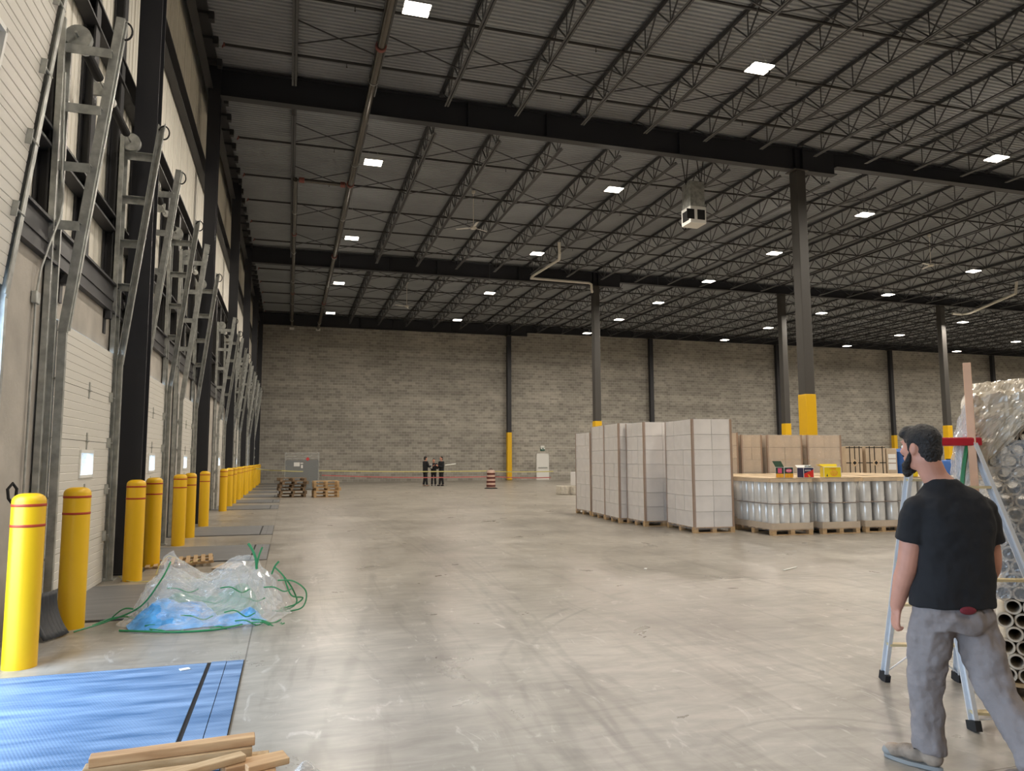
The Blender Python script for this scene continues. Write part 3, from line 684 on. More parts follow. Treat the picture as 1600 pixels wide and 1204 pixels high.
# shovel leaning behind the first bollard
t = empty('snow_shovel', (-2.13, 7.86, 0.0)); t.rotation_euler = (0, 0, -0.35)
MB().tube([(-0.04, -0.38, 1.22), (0.0, 0.0, 0.35)], 0.014, 8).build('handle', M['rubber'], t, True)
MB().tube([(-0.04, -0.38, 1.22), (-0.06, -0.42, 1.28), (-0.065, -0.43, 1.36), (-0.06, -0.38, 1.41), (-0.05, -0.34, 1.36), (-0.045, -0.35, 1.28), (-0.04, -0.38, 1.22)], 0.013, 8).build('grip', M['rubber'], t, True)
mb = MB(); n = 14; rowsv = []
for j in range(9):
    a = j / 8; ring = []
    for q in range(n + 1):
        u = q / n - 0.5; zz = 0.40 * (1 - a) + 0.015; xx = 0.02 + 0.16 * a * a + 0.03 * (1 - a) ** 2 + (0.012 if q % 2 else 0) - 0.1 * u * u
        ring.append(Vector((xx, u * 0.34, zz)))
    rowsv.append(ring)
vs = [v for r_ in rowsv for v in r_]; mb.add(vs, [(a * (n + 1) + b_, a * (n + 1) + b_ + 1, (a + 1) * (n + 1) + b_ + 1, (a + 1) * (n + 1) + b_) for a in range(8) for b_ in range(n)])
o = mb.build('blade', M['shovel'], t, True); so = o.modifiers.new('thick', 'SOLIDIFY'); so.thickness = 0.006
tag(t, 'black ribbed snow shovel leaning on the wall behind the nearest bollard', 'shovel', kind='thing')

# ------------------------------------------------------------------ bollards
BOL = [6.83, 8.25, 11.2, 12.62, 15.5, 17.05, 19.88, 25.5, 28.0, 30.0, 32.9, 34.5, 37.2, 38.9, 41.7, 43.3, 46.1, 47.7, 50.5, 52.2, 54.9]
bp = empty('bollard', (0, 0, 0)); H = 1.347; R_ = 0.12
MB().lathe([(R_, 0.0), (R_, H - 0.06)] + [(R_ * (0.35 + 0.65 * math.cos(a)), H - 0.06 + 0.06 * math.sin(a)) for a in (0.3, 0.6, 0.9, 1.2, 1.45)] + [(0.0, H)], 40).build('sleeve', M['yellow'], bp, True)
for z in (1.255, 1.095): MB().lathe([(R_ + 0.0012, z - 0.011), (R_ + 0.0025, z - 0.009), (R_ + 0.0025, z + 0.009), (R_ + 0.0012, z + 0.011)], 40).build('reflective_band', M['redband'], bp, True)
for i, y in enumerate(BOL):
    o = bp if i == 0 else copy_tree(bp); o.location = (-1.98, y, 0)
    extra = {0: ', in front of the shovel', 1: ', before the first closed dock door'}.get(i, '')
    tag(o, 'yellow bollard with two red bands, %s from the camera%s' % (ordinal(i), extra), 'bollard', 'yellow bollards along the dock doors', 'thing')

# ------------------------------------------------------------------ dock levelers
def leveler(c, pm, label):
    t = empty('dock_leveler', (0, c, 0)); w = 1.16 if c > 6 else 1.12
    MB().box(XL, -0.30, -w, w, 0.0, 0.004).build('pit_frame', M['gap'], t)
    MB().box(XL, -0.575, -w + 0.045, w - 0.045, 0.004, 0.014).build('deck_plate', pm, t)
    MB().box(-0.545, -0.435, -w + 0.012, w - 0.012, 0.004, 0.012).build('rear_frame', pm, t)
    MB().box(-0.430, -0.305, -w + 0.012, w - 0.012, 0.004, 0.010).build('edge_angle', pm, t)
    return tag(t, label, 'dock leveler', 'dock levelers', 'thing')
leveler(5.38, M['plate_daylight_tint'], 'blue-lit steel dock leveler plate flush in the foreground floor')
LV = [9.62, 13.98, 18.28] + [27.15, 31.1, 35.6, 40.1, 44.6, 49.1, 53.4]
for i, y in enumerate(LV): leveler(y, M['plate_grey'], 'grey steel dock leveler plate in front of the %s closed dock door' % ORD[i])

# ------------------------------------------------------------------ pallets
def pallet_parts(t, L=1.0, Wd=1.2, z0=0.0, H=0.125, m='wood', nb=6):
    """boards run along X (length L); stringers along Y (depth Wd) sit under them"""
    hb = 0.018
    for k_ in range(nb):
        y = -Wd / 2 + (Wd - 0.1) * k_ / (nb - 1); MB().box(-L / 2, L / 2, y, y + 0.1, z0 + H - hb, z0 + H).build('deck_board', M[m], t)
    for y in (-Wd / 2, -0.05, Wd / 2 - 0.1): MB().box(-L / 2, L / 2, y, y + 0.1, z0, z0 + hb).build('bottom_board', M[m], t)
    for x in (-L / 2, -0.05, L / 2 - 0.1):
        for y in (-Wd / 2, -0.06, Wd / 2 - 0.12): MB().box(x, x + 0.1, y, y + 0.12, z0 + hb, z0 + H - hb).build('block', M[m], t)
def film_shell(name, x0, x1, y0, y1, z0, z1, m, amp=0.012, seed=0, sub=14, parent=None, puff=0.012):
    """crinkled film drawn round a load: four sides and a top"""
    mb = MB(); nz = max(4, int((z1 - z0) / 0.11)); nx = max(3, int((x1 - x0) / 0.11)); ny = max(3, int((y1 - y0) / 0.11))
    def disp(p, nrm):
        q = p * 3.1 + Vector((seed * 7.3, 0, 0)); a = mnoise.noise(q) * 0.6 + mnoise.noise(q * Vector((2.7, 2.7, 1)).x) * 0.4
        return p + nrm * (puff + amp * a)
    per = [(x0 + (x1 - x0) * i / nx, y0, (0, -1)) for i in range(nx)] + [(x1, y0 + (y1 - y0) * i / ny, (1, 0)) for i in range(ny)] + \
          [(x1 - (x1 - x0) * i / nx, y1, (0, 1)) for i in range(nx)] + [(x0, y1 - (y1 - y0) * i / ny, (-1, 0)) for i in range(ny)]
    n = len(per); vs = []
    for j in range(nz + 1):
        for (x, y, d) in per: vs.append(disp(Vector((x, y, z0 + (z1 - z0) * j / nz)), Vector((d[0], d[1], 0))))
    mb.add(vs, [(j * n + i, j * n + (i + 1) % n, (j + 1) * n + (i + 1) % n, (j + 1) * n + i) for j in range(nz) for i in range(n)])
    return mb.build(name, m, parent, True)
def carton_stack(loc, rz, L, Wd, H, nx, ny, nz, label, group, cm='carton', milky='film_milky', seed=0, edge=True, cardcol=None, z0=0.125):
    t = empty('wrapped_pallet', loc, rz); pallet_parts(t, L + 0.02, Wd + 0.02)
    cw, cd, chh = L / nx, Wd / ny, (H - z0) / nz; rnd = random.Random(seed)
    me = MB().box(-cw / 2 + 0.004, cw / 2 - 0.004, -cd / 2 + 0.004, cd / 2 - 0.004, 0.002, chh - 0.005).mesh('carton', M[cm])
    for k_ in range(nz):
        for i in range(nx):
            for j in range(ny):
                if 0 < i < nx - 1 and 0 < j < ny - 1: continue
                if k_ < nz - 1 and j == ny - 1 and ny > 2 and 0 < i < nx - 1: continue
                link('carton', me, t, (-L / 2 + cw * (i + .5) + rnd.uniform(-.004, .004), -Wd / 2 + cd * (j + .5) + rnd.uniform(-.004, .004), z0 + chh * k_))
    if edge:
        for sx in (-1, 1):
            for sy in (-1, 1):
                x, y = sx * L / 2, sy * Wd / 2
                MB().box(min(x + sx * .006, x - sx * .045), max(x + sx * .006, x - sx * .045), min(y + sy * .006, y + sy * .002), max(y + sy * .006, y + sy * .002), z0, H).box(
                    min(x + sx * .002, x + sx * .006), max(x + sx * .002, x + sx * .006), min(y + sy * .006, y - sy * .045), max(y + sy * .006, y - sy * .045), z0, H).build('corner_board', M['edgeboard'], t)
    film_shell('stretch_wrap', -L / 2, L / 2, -Wd / 2, Wd / 2, z0 - 0.05, H + 0.01, M[milky], 0.010, seed, parent=t)
    return tag(t, label, 'pallet load', group, 'thing')
GP = 'tall wrapped carton pallets'
# corner given = near-left corner of the footprint
def at_corner(x, y, L, Wd, rz): return (x + (L / 2) * math.cos(rz) - (Wd / 2) * math.sin(rz), y + (L / 2) * math.sin(rz) + (Wd / 2) * math.cos(rz), 0)
r1 = -0.10
carton_stack(at_corner(8.46, 14.40, 0.94, 1.48, r1), r1, 0.94, 1.48, 2.48, 2, 3, 7, 'tallest-looking wrapped pallet of pale cartons at the right front of its row', GP, seed=1)
carton_stack(at_corner(8.20, 16.20, 1.0, 1.02, -.02), -.02, 1.0, 1.02, 2.50, 2, 3, 7, 'wrapped pallet of pale cartons just behind the front one of the tall row', GP, seed=2)
carton_stack(at_corner(8.04, 17.29, 1.0, 1.17, -.10), -.10, 1.0, 1.17, 2.52, 2, 3, 7, 'wrapped pallet of pale cartons, third from the front of the tall row', GP, seed=3)
carton_stack(at_corner(8.165, 18.475, 1.0, 1.17, -.10), -.10, 1.0, 1.17, 2.52, 2, 3, 7, 'wrapped pallet of pale cartons, fourth from the front of the tall row', GP, seed=4)
carton_stack(at_corner(8.34, 19.85, 1.0, 1.15, 0), 0, 1.0, 1.15, 2.38, 2, 3, 6, 'shorter wrapped pallet of pale cartons at the far end of the tall row', GP, seed=5)

# pallets of film rolls with cardboard trays
def roll_pallet(loc, rz, L, Wd, label, full=True, seed=0, H=1.19):
    t = empty('roll_pallet', loc, rz); pallet_parts(t, L, Wd)
    z0 = 0.125; r = 0.118
    MB().box(-L / 2, L / 2, -Wd / 2, Wd / 2, z0, z0 + 0.012).box(-L / 2, L / 2, -Wd / 2 - .004, -Wd / 2, z0, z0 + 0.13).box(-L / 2 - .004, -L / 2, -Wd / 2, Wd / 2, z0, z0 + 0.13).box(L / 2, L / 2 + .004, -Wd / 2, Wd / 2, z0, z0 + 0.13).build('bottom_tray', M['card'], t)
    MB().box(-L / 2 - .012, L / 2 + .012, -Wd / 2 - .012, Wd / 2 + .012, H - 0.012, H).box(-L / 2 - .012, L / 2 + .012, -Wd / 2 - .012, -Wd / 2 - .008, H - 0.085, H).box(-L / 2 - .012, -L / 2 - .008, -Wd / 2, Wd / 2, H - 0.085, H).box(L / 2 + .008, L / 2 + .012, -Wd / 2, Wd / 2, H - 0.085, H).build('top_tray', M['cardtop'], t)
    hh = (H - z0 - 0.03) / 2
    if full:
        me = MB().lathe([(0.03, 0), (r * 0.97, 0), (r, 0.012), (r, hh - 0.022), (r * 0.97, hh - 0.010), (0.03, hh - 0.01)], 20).mesh('film_roll', M['roll'], True)
        sheet = MB().box(-L / 2 + .005, L / 2 - .005, -Wd / 2 + .005, Wd / 2 - .005, 0, 0.006)
        sheet.build('tier_sheet', M['edgeboard'], t, loc=(0, 0, z0 + 0.012 + hh))
        nx = int((L - 0.01) / (2 * r)); ny = int((Wd - 0.01) / (2 * r)); px, py = (L - 2 * r - .01) / (nx - 1), (Wd - 2 * r - .01) / (ny - 1)
        for k_ in range(2):
            for i in range(nx):
                for j in range(ny):
                    if j == 0 or i == 0 or (i == nx - 1 and j < 4): link('film_roll', me, t, (-L / 2 + r + .005 + i * px, -Wd / 2 + r + .005 + j * py, z0 + 0.013 + k_ * (hh + 0.008)))
    else:
        MB().box(-L / 2 + .02, L / 2 - .02, -Wd / 2 + .02, Wd / 2 - .02, z0 + .012, H - .013).build('roll_bundle', M['roll'], t)
    film_shell('stretch_wrap', -L / 2, L / 2, -Wd / 2, Wd / 2, z0 - 0.03, H - 0.01, M['film'], 0.008, seed + 20, parent=t, puff=0.016)
    return tag(t, label, 'pallet load', 'roll pallets with cardboard lids', 'thing')
RZ = -0.06
k_ = 0
for r_i in range(3):
    for c_i, (x, w) in enumerate(((9.72, 0.97), (10.92, 0.92), (12.06, 0.93), (13.16, 0.95), (14.3, 0.95))):
        yy = 13.42 - (x - 9.7) * 0.06 + r_i * 1.62 + (0.10 if c_i == 2 and r_i == 0 else 0)
        if r_i == 3 and c_i < 1: continue
        lab = 'waist-high pallet of silvery rolls with cardboard lid, %s from the left in the %s row' % (ORD[c_i - (1 if r_i == 3 else 0)], ['front', 'second', 'third', 'rear'][r_i])
        roll_pallet(at_corner(x + (0.42 if r_i else 0), yy, w, 1.5, RZ), RZ, w, 1.5, lab, full=(r_i == 0 or (r_i == 1 and c_i == 0)), seed=k_); k_ += 1
roll_pallet(at_corner(9.05, 15.6, 0.95, 1.3, RZ), RZ, 0.95, 1.3, 'waist-high wrapped roll pallet half hidden behind the front tall white carton stack', True, 77)

# brown carton stacks behind
for i, (x, y, w, h) in enumerate(((11.55, 18.75, 0.95, 2.36), (12.60, 18.7, 0.68, 2.30), (13.42, 18.62, 1.18, 2.30), (14.76, 18.55, 1.18, 2.30))):
    carton_stack(at_corner(x, y, w, 1.1, -0.03), -0.03, w, 1.1, h, 2 if i else 1, 2, 6, 'brown-grey wrapped carton stack behind the roll pallets, %s from the left' % ORD[i], 'brown carton stacks', cm='card', milky='film_milky', seed=40 + i)
# crates with straps
def crate(loc, label, cm='card', w=0.62):
    t = empty('strapped_crate', loc, -0.2); pallet_parts(t, w, 0.8, m='wood')
    bevel(MB().box(-w / 2 + .01, w / 2 - .01, -0.38, 0.38, 0.127, 2.02).build('box', M[cm], t), 0.01)
    for x in (-w / 2 + 0.15, -w / 2 + 0.33, w / 2 - 0.12): MB().box(x - .015, x + .015, -.386, -.38, 0.13, 2.02).build('strap', M['gap'], t)
    for z in (1.45, 1.98): MB().box(-w / 2 + .01, w / 2 - .01, -.388, -.381, z - .015, z + .015).build('strap', M['gap'], t)
    R = Matrix.Translation((0, -0.39, 1.45)) @ Matrix.Rotation(PI / 4, 4, 'Y')
    MB().box(-.09, .09, -.004, 0, -.09, .09, R).build('label_patch', M['cardtop'], t); MB().box(-.05, .05, -.008, -.004, -.05, .05, R).build('hand_hole', M['gap'], t)
    return tag(t, label, 'crate', 'strapped brown crates', 'thing')
crate((18.88, 21.6, 0), 'strapped brown crate with dark diamond hole, beside the brown carton stacks'); crate((19.70, 21.5, 0), 'strapped brown crate with dark diamond hole, right of its twin', w=0.74)
t = empty('bundled_carton', (20.30, 21.4, 0), -0.2); pallet_parts(t, 0.4, 0.8); bevel(MB().box(-.19, .19, -.38, .38, .127, 1.95).build('box', M['card'], t), 0.01)
MB().box(-.14, .14, -.386, -.381, 1.2, 1.75).build('paper_label', M['paper'], t); MB().box(-.14, .14, -.389, -.386, 1.42, 1.45).box(-.14, .14, -.389, -.386, 1.58, 1.60).build('label_line', M['edgeboard'], t)
tag(t, 'narrow carton with white paper label between crates and blue drum', 'carton', kind='thing')
def drum(loc, h, label, r=0.36):
    t = empty('blue_drum', loc); pallet_parts(t, 0.8, 0.8)
    MB().lathe([(r * .94, .127), (r, .16), (r, h * .38), (r * 1.025, h * .4), (r, h * .42), (r, h * .68), (r * 1.025, h * .7), (r, h * .72), (r, h - .12), (r * .8, h - .03), (r * .3, h)], 32).build('shell', M['blue'], t, True)
    MB().lathe([(0.07, h - .005), (0.07, h + .03), (0.0, h + .03)], 16).build('bung', M['gap'], t, True)
    return tag(t, label, 'drum', kind='thing')
drum((20.98, 21.3, 0), 1.95, 'big blue drum partly hidden behind the walking man', 0.44)
drum((20.75, 19.2, 0), 1.55, 'smaller blue drum seen between the man and the plastic-covered tubes')
t = empty('yellow_case', (13.33, 13.34, 1.191), 0.2); bevel(MB().box(-.12, .12, -.1, .1, 0, .16).build('body', M['pk_yellow'], t), .02); MB().tube([(-.05, 0, .16), (-.04, 0, .19), (.04, 0, .19), (.05, 0, .16)], .008).build('handle', M['gap'], t)
tag(t, 'small yellow case on the cardboard lids at the man\'s shoulder', 'case', kind='thing')

# printed product boxes on the lids
def product_box(name, loc, rz, w, d, h, front, side, label, flaps, deco):
    t = empty(name, loc, rz)
    MB().box(-w / 2, w / 2, -d / 2, -d / 2 + .004, 0, h).box(-w / 2, w / 2, d / 2 - .004, d / 2, 0, h).box(-w / 2, -w / 2 + .004, -d / 2 + .004, d / 2 - .004, 0, h).box(w / 2 - .004, w / 2, -d / 2 + .004, d / 2 - .004, 0, h).box(-w / 2, w / 2, -d / 2, d / 2, 0, .004).build('carton_shell', M['paper'], t)
    MB().box(-w / 2 + .008, w / 2 - .008, -d / 2 - .002, -d / 2, .008, h - .008).build('front_print', front, t)
    for s_ in (-1, 1): MB().box(min(s_ * w / 2, s_ * (w / 2 + .002)), max(s_ * w / 2, s_ * (w / 2 + .002)), -d / 2 + .008, d / 2 - .008, .008, h - .008).build('side_print', side, t)
    for (p, m) in flaps: MB().add([Vector(q) for q in p], [(0, 1, 2, 3)]).build('flap', m, t)
    deco(t, w, d, h)
    return tag(t, label, 'product box', 'open printed product boxes', 'thing')
def disc(t, name, m, x, y, z, rx, rz_, n=24):
    MB().prism([(x + rx * math.cos(2 * PI * k / n), z + rz_ * math.sin(2 * PI * k / n)) for k in range(n)], 1, y - .002, y).build(name, m, t)
def strokes(t, name, m, x0, x1, z, h, y, n):
    """short unreadable letter-like strokes, as the blurred print shows"""
    mb = MB(); w = (x1 - x0) / n; rnd = random.Random(n)
    for k_ in range(n):
        a = x0 + w * k_; mb.box(a + w * .12, a + w * .3, y - .002, y, z, z + h)
        for f in (0.0, 0.45, 0.82):
            if rnd.random() < 0.7: mb.box(a + w * .3, a + w * .8, y - .002, y, z + h * f, z + h * (f + .18))
        if rnd.random() < 0.5: mb.box(a + w * .66, a + w * .84, y - .002, y, z, z + h)
    mb.build(name, m, t)
LZ = 1.192
def deco_a(t, w, d, h):
    y = -d / 2 - .002
    MB().box(-w / 2 + .01, w / 2 - .01, y - .001, y, .008, h * .42).build('orange_print', M['pk_orange'], t)
    disc(t, 'pink_oval', M['pk_pink'], 0.0, y - .001, h * .68, w * .34, h * .17); strokes(t, 'oval_lettering', M['paper'], -w * .25, w * .25, h * .62, h * .11, y - .003, 6)
    x = -w / 2 - .002
    MB().box(x - .001, x, -d / 2 + .01, d / 2 - .01, .008, h * .4).build('orange_print', M['pk_orange'], t); MB().box(x - .002, x - .001, -d * .25, d * .22, h * .45, h * .9).build('side_lettering', M['pk_pink'], t)
def deco_b(t, w, d, h):
    y = -d / 2 - .002
    MB().prism([(-w / 2 + .01, .01), (w / 2 - .01, .01), (w / 2 - .01, h * .8), (-w / 2 + .01, h * .4)], 1, y - .001, y).build('red_print', M['pk_red'], t)
    strokes(t, 'lettering', M['paper'], -w * .38, w * .2, h * .66, h * .12, y - .002, 7)
    MB().prism([(-w * .12, h * .34), (-w * .02, h * .34), (w * .18, h * .08), (-w * .02, h * .06)], 1, y - .003, y - .001).build('orange_streak', M['pk_orange'], t)
    MB().lathe([(0.06, h - .02), (0.07, h), (0.07, h + .04), (0.05, h + .05)], 14, Matrix.Translation((w * .28, 0, 0))).build('cup_item', M['galv'], t)
def deco_c(t, w, d, h):
    y = -d / 2 - .002
    disc(t, 'orange_emblem', M['pk_orange'], 0.03, y - .001, h * .42, w * .22, h * .28); strokes(t, 'emblem_lettering', M['pk_yellow'], -w * .10, w * .22, h * .34, h * .14, y - .003, 4)
    strokes(t, 'top_lettering', M['pk_red'], -w * .16, w * .22, h * .78, h * .1, y - .001, 5)
    MB().prism([(-w * .36, h * .1), (-w * .26, h * .1), (-w * .31, h * .4)], 1, y - .001, y).build('dark_mark', M['pk_green'], t)
    x = w / 2 + .002; MB().box(x, x + .001, -d * .2, d * .2, h * .2, h * .6).build('side_emblem', M['pk_orange'], t)
w, d, h = .30, .22, .23
product_box('open_product_box', (9.75 + .42, 13.55, LZ), 0.28, w, d, h, M['pk_green'], M['pk_green'], 'open dark green and orange box with pink oval, on the front left lid',
    [([(-w / 2, -d / 2, h), (-w / 2, d / 2, h), (-w / 2 - .10, d / 2, h + .13), (-w / 2 - .10, -d / 2, h + .13)], M['exit']), ([(-w / 2, d / 2, h), (w / 2, d / 2, h), (w / 2, d / 2 + .05, h + .06), (-w / 2, d / 2 + .05, h + .06)], M['cardtop'])], deco_a)
w, d, h = .27, .2, .22
product_box('open_product_box', (10.68, 13.52, LZ), 0.05, w, d, h, M['pk_navy'], M['pk_navy'], 'small navy and red product box between the other two on the lids',
    [([(-w / 2, d / 2, h), (w / 2, d / 2, h), (w / 2, d / 2 + .06, h + .05), (-w / 2, d / 2 + .06, h + .05)], M['paper'])], deco_b)
w, d, h = .36, .28, .23
product_box('open_product_box', (11.33, 13.52, LZ), -0.42, w, d, h, M['pk_yellow'], M['pk_yellow'], 'open bright yellow box with orange emblem, rightmost on the lids',
    [([(-w / 2, -d / 2, h), (-w / 2, d / 2, h), (-w / 2 - .09, d / 2, h + .05), (-w / 2 - .09, -d / 2, h + .05)], M['pk_yellow']), ([(-w / 2, d / 2, h), (w / 2, d / 2, h), (w / 2, d / 2 + .04, h + .06), (-w / 2, d / 2 + .04, h + .06)], M['pk_yellow'])], deco_c)

# ------------------------------------------------------------------ far stuff: pallet stacks, cabinet, sacks, drum barrel, tape, door
def pallet_stack(loc, rz, n, label, m, seed, L=1.1, jit=0.04):
    rnd = random.Random(seed); z = 0
    for k_ in range(n):
        t = empty('empty_pallet', (loc[0] + rnd.uniform(-jit, jit), loc[1] + rnd.uniform(-jit, jit), z), rz + rnd.uniform(-.06, .06)); hh = 0.14
        pallet_parts(t, L, 1.0, 0, hh, m, nb=5)
        tag(t, 'empty pallet, %s in %s' % ('bottom one' if k_ == 0 else 'topmost' if k_ == n - 1 else '%s up' % ORD[k_], label), 'pallet', label, 'thing'); z += hh + 0.001
pallet_stack((0.20, 34.4, 0), 0.12, 6, 'the darker left pallet stack in the distance', 'wood_dark', 3, 1.12, 0.08)
pallet_stack((1.62, 34.0, 0), 0.08, 5, 'the lighter right pallet stack in the distance', 'wood', 4, 1.08)
t = empty('electrical_cabinet', (0.72, 43.0, 0), -0.03)
bevel(MB().box(-0.9, 0.9, -0.4, 0.4, 0.05, 1.62).build('enclosure', M['grey'], t), 0.02)
for z in (1.68, 1.80, 1.95): MB().box(-0.88, 0.88, -0.36, 0.36, z, z + 0.05).build('top_shelf', M['galv'], t)
for sx in (-1, 1):
    for sy in (-1, 1): MB().box(sx * .88 - .03, sx * .88 + .03, sy * .37 - .03, sy * .37 + .03, 0.0, 2.05).build('corner_post', M['galv'], t)
MB().box(-.43, -.12, -.408, -.40, 1.28, 1.5).build('nameplate', M['paper'], t); MB().box(-.08, .06, -.408, -.40, 1.42, 1.48).build('nameplate', M['paper'], t); MB().box(-.05, .05, -.408, -.40, 1.18, 1.36).build('nameplate', M['paper'], t)
R = Matrix.Translation((0.3, -0.41, 1.68)) @ Matrix.Rotation(PI / 4, 4, 'Y'); MB().box(-.08, .08, -.01, 0, -.08, .08, R).build('warning_tag', M['sign_red'], t)
film_shell('stretch_wrap', -.92, .92, -.42, .42, 0.02, 2.07, M['film'], 0.03, 9, parent=t); tag(t, 'grey metal cabinet under clear film with a red diamond tag, near the far corner', 'cabinet', kind='thing')
# construction barrel
t = empty('traffic_barrel', (10.87, 40.2, 0)); MB().lathe([(0.36, 0), (0.37, 0.03), (0.30, 0.05), (0.26, 0.07), (0.2, 0.07)], 24).build('rubber_base', M['rubber'], t, True)
MB().lathe([(0.25, .06), (.245, .3), (.235, .5), (.225, .75), (.215, .98), (.19, 1.02), (.05, 1.03)], 28).build('barrel_body', M['orange'], t, True)
for z, r in ((.16, .252), (.38, .246), (.60, .238), (.82, .229)): MB().lathe([(r, z - .055), (r + .006, z - .05), (r + .005, z + .05), (r, z + .055)], 28).build('dark_band', M['darkred'], t, True)
MB().tube([(-.08, 0, 1.02), (-.07, 0, 1.10), (.07, 0, 1.10), (.08, 0, 1.02)], .015).build('handle', M['darkred'], t, True)
tag(t, 'striped construction barrel holding the barrier tapes in the middle of the floor', 'barrel', kind='thing')
def tape(name, pts, m, label, sag=0.05):
    P = []
    for a, b in zip(pts[:-1], pts[1:]):
        a, b = Vector(a), Vector(b)
        for k_ in range(12): q = a.lerp(b, k_ / 12); q.z -= sag * math.sin(PI * k_ / 12); P.append(q)
    P.append(Vector(pts[-1])); mb = MB()
    for a, b in zip(P[:-1], P[1:]): mb.bar(a, b, 0.004, 0.05)
    return tag(mb.build(name, m), label, 'tape', kind='thing')
tape('barrier_tape', [(-1.86, 46.1, 1.15), (-0.35, 42.6, 1.05), (1.75, 42.6, 1.03), (10.62, 40.2, 0.98)], M['tape_y'], 'yellow barrier tape from the bollards past the cabinet to the barrel', 0.04)
tape('barrier_tape', [(11.1, 40.15, 0.95), (12.55, 34.6, 1.02)], M['tape_y'], 'yellow barrier tape from the barrel to the sack pile', 0.02)
tape('barrier_tape', [(1.78, 42.6, 0.78), (10.62, 40.2, 0.66)], M['tape_r'], 'red barrier tape left of the barrel, below the yellow one', 0.08)
tape('barrier_tape', [(11.1, 40.2, 0.66), (12.45, 34.7, 0.72)], M['tape_r'], 'red barrier tape right of the barrel, below the yellow one', 0.04)
# sacks
def sack(loc, rz, w, d, h, m, label, deco=None):
    t = empty('bulk_sack', loc, rz); mb = MB(); mb.box(-w / 2, w / 2, -d / 2, d / 2, 0, h)
    o = mb.build('sack_body', M[m], t); s1 = o.modifiers.new('s', 'SUBSURF'); s1.subdivision_type = 'SIMPLE'; s1.levels = s1.render_levels = 3
    s2 = o.modifiers.new('b', 'SMOOTH'); s2.factor = 0.5; s2.iterations = 3
    if deco: deco(t, w, d, h)
    return tag(t, label, 'sack', 'sacks stacked beyond the tall pallets', 'thing')
def dblue(t, w, d, h):
    disc(t, 'blue_emblem', M['navy'], 0, -d / 2 + .015, h * .5, .13, .17); disc(t, 'emblem_center', M['paper'], 0, -d / 2 + .012, h * .5, .05, .07)
def dmark(t, w, d, h):
    MB().prism([(-.05, h * .3), (.03, h * .25), (.08, h * .55), (0, h * .8), (-.04, h * .6)], 1, -d / 2 + .01, -d / 2 + .02).build('dark_print', M['edgeboard'], t)
def dtext(t, w, d, h): strokes(t, 'pale_lettering', M['tube'], -w * .25, w * .2, h * .28, h * .22, -d / 2 + .02, 4)
sack((12.15, 32.2, 0), .1, .46, .6, .40, 'sack', 'pale sack lying leftmost in the bottom tier of the sack pile', dmark)
sack((12.62, 32.0, 0), .1, .42, .6, .40, 'sack', 'pale sack second from the left in the bottom tier of the sack pile')
sack((13.30, 31.8, 0), .05, .84, .6, .42, 'sack', 'wide pale sack at the right of the bottom tier of the sack pile')
sack((12.72, 32.05, 0.41), .1, .30, .5, .62, 'sack_white', 'upright white sack with round navy emblem on the sack pile', dblue)
sack((13.28, 31.85, 0.42), .05, .78, .6, .42, 'sack', 'wide pale sack in the middle tier of the sack pile')
sack((13.25, 31.85, 0.83), .05, .68, .6, .42, 'shirt', 'black sack with pale lettering on top of the sack pile', dtext)
t = empty('folded_cardboard', (13.3, 31.85, 1.24), .1); MB().add([(-.34, -.25, .04), (0, -.27, .09), (.3, -.25, .05), (.3, .25, .05), (0, .27, .09), (-.34, .25, .04), (-.34, -.25, .0), (.3, -.25, .0), (.3, .25, .0), (-.34, .25, .0)],
    [(0, 1, 4, 5), (1, 2, 3, 4), (6, 9, 8, 7), (0, 6, 7, 2, 1), (3, 8, 9, 5, 4), (0, 5, 9, 6), (2, 7, 8, 3)]).build('sheet', M['cardtop'], t)
tag(t, 'tan cardboard sheet lying on top of the black sack', 'cardboard', kind='thing')
# exit door on far wall
t = empty('door_90', (19.55, YW - 0.02, 0)); t.name = 'door_14'
MB().box(-.46, .46, -.05, -.01, 0.01, 2.03).build('leaf', M['white'], t); MB().box(-.53, -.46, -.07, 0, 0, 2.1).box(.46, .53, -.07, 0, 0, 2.1).box(-.53, .53, -.07, 0, 2.03, 2.1).build('door_frame', M['white'], t)
MB().box(-.38, .38, -.11, -.05, .92, 1.0).build('push_bar', M['galv'], t); tag(t, 'white exit door in the far block wall with a push bar', 'door', kind='structure')
t = empty('exit_sign', (19.55, YW - 0.02, 2.32)); MB().box(-.18, .18, -.08, 0, 0, .22).build('sign_box', M['exit'], t); MB().box(-.16, .16, -.06, 0, .22, .40).build('battery_box', M['white'], t)
for s_ in (-1, 1): MB().lathe([(.02, -.03), (.06, 0), (.06, .03)], 12, Matrix.Translation((s_ * .12, -.1, .16)) @ Matrix.Rotation(PI / 2, 4, 'X')).build('lamp_head', M['white'], t)
MB().box(-.02, .02, -.085, -.08, .05, .17).box(-.02, .05, -.085, -.08, .05, .08).build('running_figure', M['white'], t)
tag(t, 'small green exit sign with lamp heads above the far white door', 'exit sign', kind='thing')
tag(MB().bar((19.75, YW - .03, 2.55), (32, YW - .03, 2.55), .03, shape='round', n=6).build('wall_conduit', M['whitepipe']), 'thin pale conduit running along the block wall from the exit sign', 'conduit', kind='thing')
